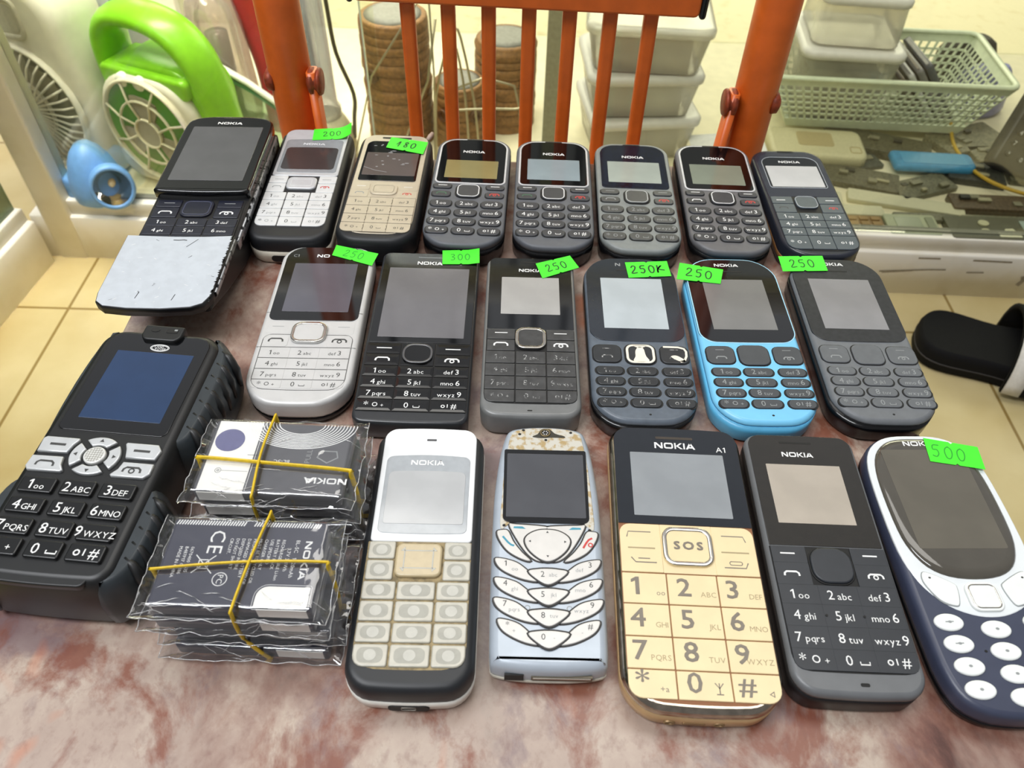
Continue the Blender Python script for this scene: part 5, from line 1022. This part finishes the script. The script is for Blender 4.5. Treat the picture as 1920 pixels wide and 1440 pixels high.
s = phone('navy phone with oval screen in white surround, round white keys, 500 sticker', 173.5, 155, 2)
T = 12.8; half = [(0, 59.4), (9, 59), (16, 56.8), (21.6, 51.5), (24.4, 43), (25.5, 30), (25.7, 5), (25.7, -30), (25, -44), (22, -53), (15, -57.8), (7, -59.3), (0, -59.6)]
o = smooth(half + [(-x, y) for x, y in reversed(half[1:-1])], 3)[::-1]
MB().body(o, [(0, 3), (.5, 1.4), (2, .4), (5, 0)]).build('back_shell', BLACKSIDE, s)
MB().body(o, [(5, .1), (7, 0), (T - 2.4, .1), (T - 1.2, .5), (T - .4, 1.2), (T, 2.4)]).build('housing', mat('navy_matte', '#3a3f52', .36, ns=15, na=.05), s)
pl = [(0, 58.6), (9, 58.2), (15.6, 55.8), (21, 50.4), (23.9, 42), (25, 28), (25.1, 8), (23.8, -4), (20.6, -12.4), (14.4, -19.4), (7, -23), (0, -24)]
MB().prism(smooth(pl + [(-x, y) for x, y in reversed(pl[1:-1])], 3)[::-1], T - 1.4, T + .2, .5).build('screen_surround', mat('white_surround', '#dfe3e4', .3, ns=12, na=.02), s)
gl = [(0, 56.8), (8, 56.4), (14, 54), (19, 48.4), (21.6, 40), (22.5, 28), (22.2, 12), (20.4, 3), (16.4, -4), (9.6, -8), (0, -9.2)]
go = smooth(gl + [(-x, y) for x, y in reversed(gl[1:-1])], 3)[::-1]
b = MB(); b.body(go, [(T - .2, 0), (T + .6, .2), (T + 1.2, 1), (T + 1.6, 2.4), (T + 1.75, 4)]); b.build('screen_glass', mat('brown_grey_lens', '#4e4a42', .07, ns=10, na=.06, coat=.4), s)
MB().prism([(-15, 3.6), (15.4, 3.6), (19, 48), (-18.6, 48)] if False else rrect(-17, 17, 3, 50, 1), T + 1.4, T + 1.8).build('display', disp('olive_grey', '#615c51', .08), s)
logo(s, -6.2, 52, T + 1.8, 2.4, 14, n=3)
WK = mat('white_key', '#e6e9e6', .3, ns=20, na=.02)
sk = smooth([(-19.6, -7), (-17.4, -6.4), (-10, -10.4), (-8.6, -12.6), (-10, -18.6), (-12, -19.6), (-16.4, -17.4), (-19.8, -11)], 4)
for nm, q in (('call_key', sk), ('end_key', mirror(sk))):
    q = q if sum(q[i][0] * q[(i + 1) % len(q)][1] - q[(i + 1) % len(q)][0] * q[i][1] for i in range(len(q))) > 0 else q[::-1]
    MB().prism(inset(q, -.35), T, T + .26).build('key_gap', mat('grey_seam', '#8e9293', .5), s)
    x = -17.4 if nm == 'call_key' else 17.4
    b = MB().prism(q, T, T + .8, .3); b.prism(ellipse(x, -8.6, .5, .4, 8), T + .7, T + .84, 0, 1); b.build(nm, [WK, DARKP], s)
key(s, 'navigation_key', rrect(-6.2, 6, -22, -10.6, 3.2), T, T + 1.3, WK, CHROME, .4, ring=(.9, .5, .12))
for i in range(12):
    c, r_ = i % 3, i // 3; x = (-16.8 + .5 * r_, -.8, 15.4 - .4 * r_)[c]; y = (-25.9, -28.6, -25.9)[c] - 8.0 * r_
    b = MB().prism(ellipse(x, y, 5.3, 3.3, 26), T - .2, T + .9, .6)
    b.poly(ellipse(x + .2, y, .7, .5, 8), T + .93, 1)
    if r_ < 2 and c == 0: b.ribbon([(x - 1.4, y), (x + 1.6, y + .1)], .4, T + .94, 1)
    b.build('number_key', [WK, GREYP], s)
b = MB()
for x in (-7.6, 6.4): b.prism(ellipse(x, -36.4, .55, .5, 8), T - .1, T + .12)
b.build('guide_bumps', SLOT, s)
sticker(s, [(3.4, 56), (24.8, 51.2), (23.4, 39.6), (2, 43.8)], T + 2, '500', PALEINK, .45, h=6.4, tx=.42)

# rugged phone at the left end of the front row
s = phone('bulky black rugged phone with ribbed grips and silver call keys', -157, 188, -4)
T = 30; RG = mat('rugged_black_rubber', '#131415', .42, ns=30, na=.1); GRIP = mat('grip_grey_black', '#2b3135', .4, ns=20, na=.1)
ho = rrect(-27, 27.5, -62, 60, (11, 11, 8, 8), 7, bb=1)
MB().body(ho, [(0, 4), (1, 1.6), (4, 0), (20, 0), (25, .4), (28.4, 1.4), (29.6, 2.6), (30, 4)]).build('housing', RG, s)
for sx in (-1, 1):
    for (ya, yb) in ((-2, 58), (-61, -18)):
        y0, y1 = ya, yb
        e = 1 if sx > 0 else (.35 if ya > -30 else .9); pts = [(20, y0), (27 + 2 * e, y0 + 1), (27.6 + 5.6 * e, y0 + 9), (28 + 6.5 * e, (y0 + y1) / 2), (27.6 + 5.8 * e, y1 - 12), (27 + 2.5 * e, y1 - 2), (20, y1)]
        q = smooth([(sx * x, y) for x, y in pts], 4); ar = sum(q[i][0] * q[(i + 1) % len(q)][1] - q[(i + 1) % len(q)][0] * q[i][1] for i in range(len(q))); q = q if ar > 0 else q[::-1]
        g = MB().body(q, [(2, 2.2), (5, .6), (12, 0), (19, .2), (24, 1.2), (27, 2.6), (28.4, 4)]).build('side_grip', GRIP, s)
        n_ = 7 if y1 - y0 > 50 else 5
        for k in range(n_ if sx > 0 else 0):
            yy = y0 + 8 + (y1 - y0 - 18) * k / (n_ - 1)
            MB().tube([(sx * 27.4, yy + 3.4, 28), (sx * 30.4, yy + 1.6, 27), (sx * 33.2, yy - .8, 22), (sx * 34.6, yy - 3, 14)], [.6, 1.7, 2.1, .7], 10).build('grip_rib', RG, g)
flat(s, 'screen_glass', rrect(-21.6, 22.4, 1.6, 56, (6, 6, 3, 3), 6), T - .4, T + .3, GLASS, .2)
flat(s, 'display', rrect(-15.8, 17.6, 8, 45.6, .3), T + .2, T + .4, disp('deep_blue', '#1d3557', .1))
b = MB().prism(rrect(-8.6, 9, 51.6, 60.5, (1, 1, 3.5, 3.5), 5), T - 2, T + 2.2, .8); b.build('earpiece_bump', RG, s)
b = MB(); b.prism(ellipse(-3.4, 57.4, 2, 1.2, 14), T + 2, T + 2.35, 0, 0); b.box(1.6, 6.6, 56.2, 58.6, T + 2, T + 2.35, .4, 0, 0); b.poly(rrect(5, 6.4, 57.4, 58.4, .2), T + 2.4, 1); b.build('earpiece', [SLOT, GREYP], s)
b = MB().ring(ellipse(1.4, 48.6, 4.2, 2.1, 24), .35, T + .3, T + .42); b.ring(ellipse(1.4, 48.6, 3.6, 1.6, 24), .2, T + .3, T + .4)
b.text('LAND', .9, 48.7, T + .42, 1.0, 0, sl=.2); b.text('ROVER', 1.8, 47.5, T + .42, 1.0, 0, sl=.2); b.build('oval_badge', WHITEP, s)
MB().ring(inset(rrect(-21.6, 22.4, 1.6, 56, (6, 6, 3, 3), 6), -.5), .5, T - .2, T + .1).build('screen_rim', mat('dark_groove', '#060607', .5), s)
KSV = mat('brushed_silver_key', '#c9cbcc', .33, .35, ns=20, na=.05)
ccx, ccy = -.2, -10.3
def ofs(p, c=(ccx, ccy)): return p
def rkey(name, pts, draw=None, km=KSV, pm=DARKP, up_=1.4): 
    ar = sum(pts[i][0] * pts[(i + 1) % len(pts)][1] - pts[(i + 1) % len(pts)][0] * pts[i][1] for i in range(len(pts)))
    pts = pts if ar > 0 else pts[::-1]
    b = MB().prism(pts, T - .5, T + up_, .5)
    if draw: draw(b, T + up_ + .03)
    return b.build(name, [km, pm], s)
rkey('soft_key', [(-23, -10.2), (-23.4, -4), (-22.2, -3), (-9.4, -3), (-9, -3.8), (-10.4, -6.2), (-11.4, -10)], lambda b, z: b.ribbon([(-19.4, -6.6), (-13.2, -6.6)], 1.1, z, 1))
rkey('soft_key', [(23, -10), (24, -5.6), (22, -3), (9.6, -3), (9.2, -3.8), (10.4, -6.2), (11.6, -10)], lambda b, z: b.ribbon([(13.6, -6.6), (20, -6.6)], 1.1, z, 1))
rkey('call_key', [(-23.6, -12.2), (-24, -17.4), (-22.6, -19), (-10, -18.8), (-9.2, -18), (-11, -15.4), (-11.6, -12)], lambda b, z: handset(b, -17, -15.6, z, 1.6, 1))
rkey('end_key', [(23.6, -12), (23.8, -16.6), (21.8, -18.6), (9.6, -18.8), (9, -18), (11, -15.4), (11.8, -12)], lambda b, z: handset(b, 16.6, -15.4, z, 1.6, 1, True))
for k, a in enumerate((pi / 2, 0, -pi / 2, pi)):
    pts = [(ccx + 9.6 * cos(a + t) , ccy + 8.8 * sin(a + t)) for t in [-.66 + 1.32 * i / 8 for i in range(9)]] + [(ccx + 5.2 * cos(a - t), ccy + 4.9 * sin(a - t)) for t in [-.56 + 1.12 * i / 6 for i in range(7)]]
    rkey('direction_key', pts, lambda b, z, a=a: b.poly([(ccx + 7.4 * cos(a) + 1 * cos(a + q), ccy + 6.9 * sin(a) + 1 * sin(a + q)) for q in (0, 2.1, 4.2)], z, 1))
b = MB().prism(ellipse(ccx, ccy, 4.2, 4, 26), T - .4, T + 1.8, .6)
for i in range(-3, 4):
    h = math.sqrt(12.2 - i * i) - .2
    b.ribbon([(ccx + i, ccy - h), (ccx + i, ccy + h)], .22, T + 1.83, 1); b.ribbon([(ccx - h, ccy + i), (ccx + h, ccy + i)], .22, T + 1.84, 1)
b.build('centre_key', [mat('silver_mesh_key', '#d6d6d2', .35, .2), mat('brown_mesh_line', '#8d8a80', .5)], s)
RK = mat('gloss_black_key', '#131415', .28)
number_keys(s, [(-21.8, -8.6), (-6.2, 6.4), (8.6, 21.6)], [(-21.8, -28.6), (-30.8, -37.4), (-39.4, -46.2), (-47.4, -54.4)], T - .4, T + 1.5, 1.0, RK, WHITEP, 4.0, .6, lastfirst=False, caps=True, lh=.6, gap=.35, clock=False)
MB().prism(rrect(-18, 19, -62.6, -57.4, (1.5, 1.5, 3, 3), 5, bb=.6), T - 3, T - .4, .6).build('bottom_cap', RG, s)

# ------------------------------------------------------------------ two bundles of bagged batteries
CELL = mat('slate_battery_wrap', '#363746', .3, ns=25, na=.06); CELLG = mat('grey_battery_wrap', '#545458', .3, ns=25, na=.06); LABW = mat('white_battery_label', '#eceae4', .35, ns=20, na=.02)
BAGM = clear('clear_plastic_bag', '#ffffff', .1, .035, .012, '#f2f2f2', 300.)
CREASE_GLINT = clear('white_crease_glint', '#ffffff', .2, .1, .30, '#ffffff', 3.)  # white lines: highlights painted along wrinkles, plus the bag's pale folded edges
BANDM = mat('yellow_rubber_band', '#d9b61c', .4, ns=60, na=.1); VIO = mat('violet_blue_disc', '#6a6a90', .2, coat=.5)
def bag(root, W, L, h, seed, flap=5.):
    nx, ny = 64, 44; b = MB(); off = Vector((seed * 3.1, seed * 1.7, 0))
    hw, hl = W / 2 + flap, L / 2 + 3.2
    def P(i, j, side):
        u, v = -1 + 2 * i / nx, -1 + 2 * j / ny; x, y = u * hw, v * hl
        e = max(abs(x) - W / 2, 0) / flap; e2 = max(abs(y) - L / 2, 0) / 3.2
        k = max(0, 1 - min(1, max(e, e2)) ** .8)
        q = noise.noise(Vector((x * .13, y * .13, side * 5)) + off) + .6 * (1 - 2 * abs(noise.noise(Vector((x * .3, y * .3, side * 9)) + off))) + .25 * noise.noise(Vector((x * .7, y * .7, side * 3)) + off)
        edge = 1 - k
        mid = h * .45 + edge * 1.6 * noise.noise(Vector((x * .1, y * .1, 3)) + off)
        z = mid + side * (h * .52 + .5) * k + (.55 * q * (.35 + edge * 1.6)) * side * (1 if side > 0 else .4)
        if side < 0: z = max(z, .12)
        if k > .8 and side > 0: z = max(z, h + .4)
        x += edge * 1.1 * noise.noise(Vector((y * .2, 1, 7)) + off); y += edge * 1.0 * noise.noise(Vector((x * .2, 5, 2)) + off)
        return (x, y, z)
    for side in (1, -1):
        vv = [P(i, j, side) for j in range(ny + 1) for i in range(nx + 1)]
        ff = [((nx + 1) * j + i, (nx + 1) * j + i + 1, (nx + 1) * (j + 1) + i + 1, (nx + 1) * (j + 1) + i) for j in range(ny) for i in range(nx)]
        b._add(vv, ff if side > 0 else [f[::-1] for f in ff], 0, True)
    cr = random.Random(seed + 7)
    for _ in range(26):
        i, j = cr.uniform(2, nx - 2), cr.uniform(1, ny - 1) if cr.random() < .5 else cr.uniform(0, 7); a = cr.choice((0, pi, .35, 2.8)) + cr.uniform(-.5, .5); p = []
        for q in range(cr.randint(4, 9)):
            i2, j2 = i + q * 1.5 * cos(a), j + q * 1.1 * sin(a) + cr.uniform(-.3, .3)
            if 0 <= i2 <= nx and 0 <= j2 <= ny: v = P(i2, j2, 1); p.append((v[0], v[1], v[2] + .06))
        if len(p) > 3: b.tube(p, [.02] + [.11] * (len(p) - 2) + [.02], 5, 1)
    b.tube([P(0, j, 1) for j in range(0, ny + 1, 2)], .16, 5, 1); b.tube([P(nx, j, 1) for j in range(0, ny + 1, 2)], .16, 5, 1); b.tube([P(i, 0, 1) for i in range(0, nx + 1, 2)], .14, 5, 1)
    return b.build('plastic_bag', [BAGM, CREASE_GLINT], root)
def battery(label, x, y, z, rz, seed, wrap, lab, design=None, group=None, flap=5.):
    t = thing('phone_battery', label, 'battery', (x, y, z), rz, group); h = 6.6
    MB().prism(rrect(-27, 27, -16.6, 16.6, 1.2, 4), .6, h, 1.2).build('cell', wrap, t)
    b = MB(); x0, x1 = lab
    b.prism([(x0, -16.75), (x1, -16.75), (x1, -16), (x0, -16)], 1.0, h - .6); b.build('edge_label', LABW, t, 'white label folded over the front edge')
    if design:
        b = MB(); design(b, h + .06); b.build('printed_label', [LABW, GREYP, SLOT, VIO, WHITEP, CELLG], t)
    bag(t, 54.6, 33.6, h, seed, flap); return t
def lower_print(b, z):
    b.prism(rrect(8, 25.4, -16.3, -8.6, (4.5, .3, .3, .3), 5), z - .05, z, 0, 0)
    b.ring(inset(rrect(8, 25.4, -16.3, -8.6, (4.5, .3, .3, .3), 5), -.7), .15, z - .04, z, 4)
    for k in range(54):
        if k in (26, 27, 28): continue
        x = -26 + .94 * k; b.ribbon([(x, 14), (x + .7, 15.8)], .48, z, 4)
    r = -pi / 2
    b.brand(20.5, 1.4, z, 2.3, 4, 1.05, 'c', r); b.text('BL-5C', 17.2, 6.6, z, 1.3, 4, 'c', r); b.text('1020mAh', 17.2, -1.5, z, 1.3, 4, 'c', r); b.text('3.7V 3.8Wh', 14.8, 1.5, z, 1.2, 4, 'c', r)
    for k, st in enumerate(('RECHARGEABLE Li-Ion', 'BATTERY PACK', 'USE SPECIFIED', 'CHARGER ONLY', 'MUST BE RECYCLED OR', 'PROPERLY DISPOSED OF', 'DAMAGED BATTERY', 'DISPOSED IN FIRE', 'DO NOT SHORT', 'CIRCUIT.')):
        b.text(st, 12.4 - 2.0 * k, 9, z, 1.05, 4, 'l', r)
    b.text('CE', -12.6, 7.4, z, 5, 4, 'c', r, gap=.2)
    c = (-12.2, -1.2); b.ribbon([(c[0] - 3.4, c[1] - 3.4), (c[0] + 3.4, c[1] + 3.4)], .35, z, 4); b.ribbon([(c[0] - 3.4, c[1] + 3.4), (c[0] + 3.4, c[1] - 3.4)], .35, z, 4); b.ring(rrect(c[0] - 2, c[0] + 1.6, c[1] - 1.8, c[1] + 1.8, .4, 2), .35, z - .04, z, 4)
    b.arc(-5.4, -6.6, 2.4, .3, z, 4); b.text('PC', -6.3, -6.6, z, 1.9, 4, 'c', r)
    for k, st in enumerate(('0670400 7535', 'B487P17 C1186', 'MADE IN CHINA')): b.text(st, -18.2 - 2.0 * k, 5.2, z, 1.1, 4, 'l', r)
def upper_print(b, z):
    b.poly([(-25.5, -16.2), (-8.6, -16.2), (-8.6, 16.2), (-25.5, 16.2)], z - .03, 0); b.ribbon([(-7.9, -16), (-7.9, 16)], .2, z, 4)
    b.poly(ellipse(-19.4, 7, 5.6, 5.4, 26), z, 3)
    for k in range(11):
        rr = 21.5 - 1.25 * k; a0 = pi + math.asin(min(1, .02)); b.arc(6.5, 16.4, rr, .42, z + .01, 4, pi, 2 * pi, 40, .56)
    b.text('BL-5C', 2.4, -1.2, z, 1.6, 4, 'c', pi); b.brand(20.4, -8.6, z, 2.6, 4, 1.0, 'c', pi)
    b.ribbon([(-11, .4), (-5, .4)], .2, z, 2); b.arc(-20, -7.2, 1.1, .25, z + .01, 1); b.arc(-20, -7.2, .4, .3, z + .01, 1); b.ribbon([(-18.9, -7.2), (-9, -7.2)], .2, z, 1)
    b.text('PULL', 13, 1, z, 2, 1, 'c', pi / 2); b.ring([(15, .6), (19.4, -2), (23.4, .8), (22.4, 4), (16.4, 4)], .5, z - .04, z, 1)
gl_ = 'bagged batteries in the near bundle'; gu_ = 'bagged batteries in the far bundle'
ST = 9.3
names_l = ['bagged slate battery at the bottom of the near bundle, touching the marbled seat', 'bagged slate battery second from the bottom of the near bundle', 'bagged slate battery just under the topmost one of the near bundle', 'bagged slate battery printed with white text, on top of the near bundle']
for k in range(4):
    battery(names_l[k], -90.2 + (1.6, 3.0, -.6, 0)[k], 132.6 + (-1.4, .8, -.4, 0)[k], ST * k + .2, (-1.2, .8, -.6, -.3)[k], 11 + k, CELL, (9, 25.4), lower_print if k == 3 else None, gl_)
names_u = ['bagged grey battery at the bottom of the far bundle, touching the marbled seat', 'bagged grey battery second from the bottom of the far bundle', 'bagged grey battery just under the topmost one of the far bundle', 'bagged grey and white battery with a violet disc, on top of the far bundle']
for k in range(4):
    battery(names_u[k], -88 + (1.0, 2.2, .8, 0)[k], 177 + (.4, -.6, .6, 0)[k], ST * k + .2, (1.0, -.8, .6, -1.2)[k], 31 + k, CELLG, (-25.5, -8.6), upper_print if k == 3 else None, gu_, 4.4)
def band(label, pts, rad=.95):
    b = MB().tube(smooth(pts, 4), rad, 8, closed=True, flat=.55); return tag(b.build('rubber_band', BANDM), label, 'rubber band', 'yellow rubber bands round the battery bundles')
zt = ST * 3 + 8.6
def loopx(y0, y1, xa, xb, ym, zt=zt, pinch=0):
    return [(xa, y0, zt * .5), (xa + .3, y0, zt - 2), (xa + 2.2, y0, zt), ((xa + xb) / 2, ym, zt + .15), (xb - 2.2, y1, zt), (xb - .3, y1 - .6, zt - 2), (xb + .8, y1 - 2, zt * .5), (xb - .3, y1 - 2, 1.4), (xb - 3, y1, .8), ((xa + xb) / 2, ym, .8), (xa + 3, y0, .8), (xa + .4, y0, 1.6)]
def loopy(x0, x1, ya, yb, xm, zt=zt):
    return [(x0, ya, zt * .5), (x0, ya + .2, zt - 2), (x0 + .2, ya + 2.2, zt + .2), (xm, (ya + yb) / 2, zt + .7), (x1, yb - 2.2, zt + .2), (x1, yb - .2, zt - 2), (x1, yb, zt * .5), (x1, yb, 1.6), (x1, yb - 3, .5), (xm, (ya + yb) / 2, .5), (x0 + 5, ya + 3, .5), (x0 + 5, ya + .4, 1.6)]
band('yellow rubber band running left to right round the near bundle', loopx(128.4, 132.6, -118.6, -60.2, 131.6))
band('yellow rubber band running front to back round the near bundle', loopy(-88.4, -84, 113.4, 151.6, -86.4))
band('yellow rubber band running left to right round the far bundle', loopx(174.6, 170.6, -116.6, -58.4, 172.6))
band('yellow rubber band running front to back round the far bundle', loopy(-92.6, -92.2, 157.8, 196, -93.2))
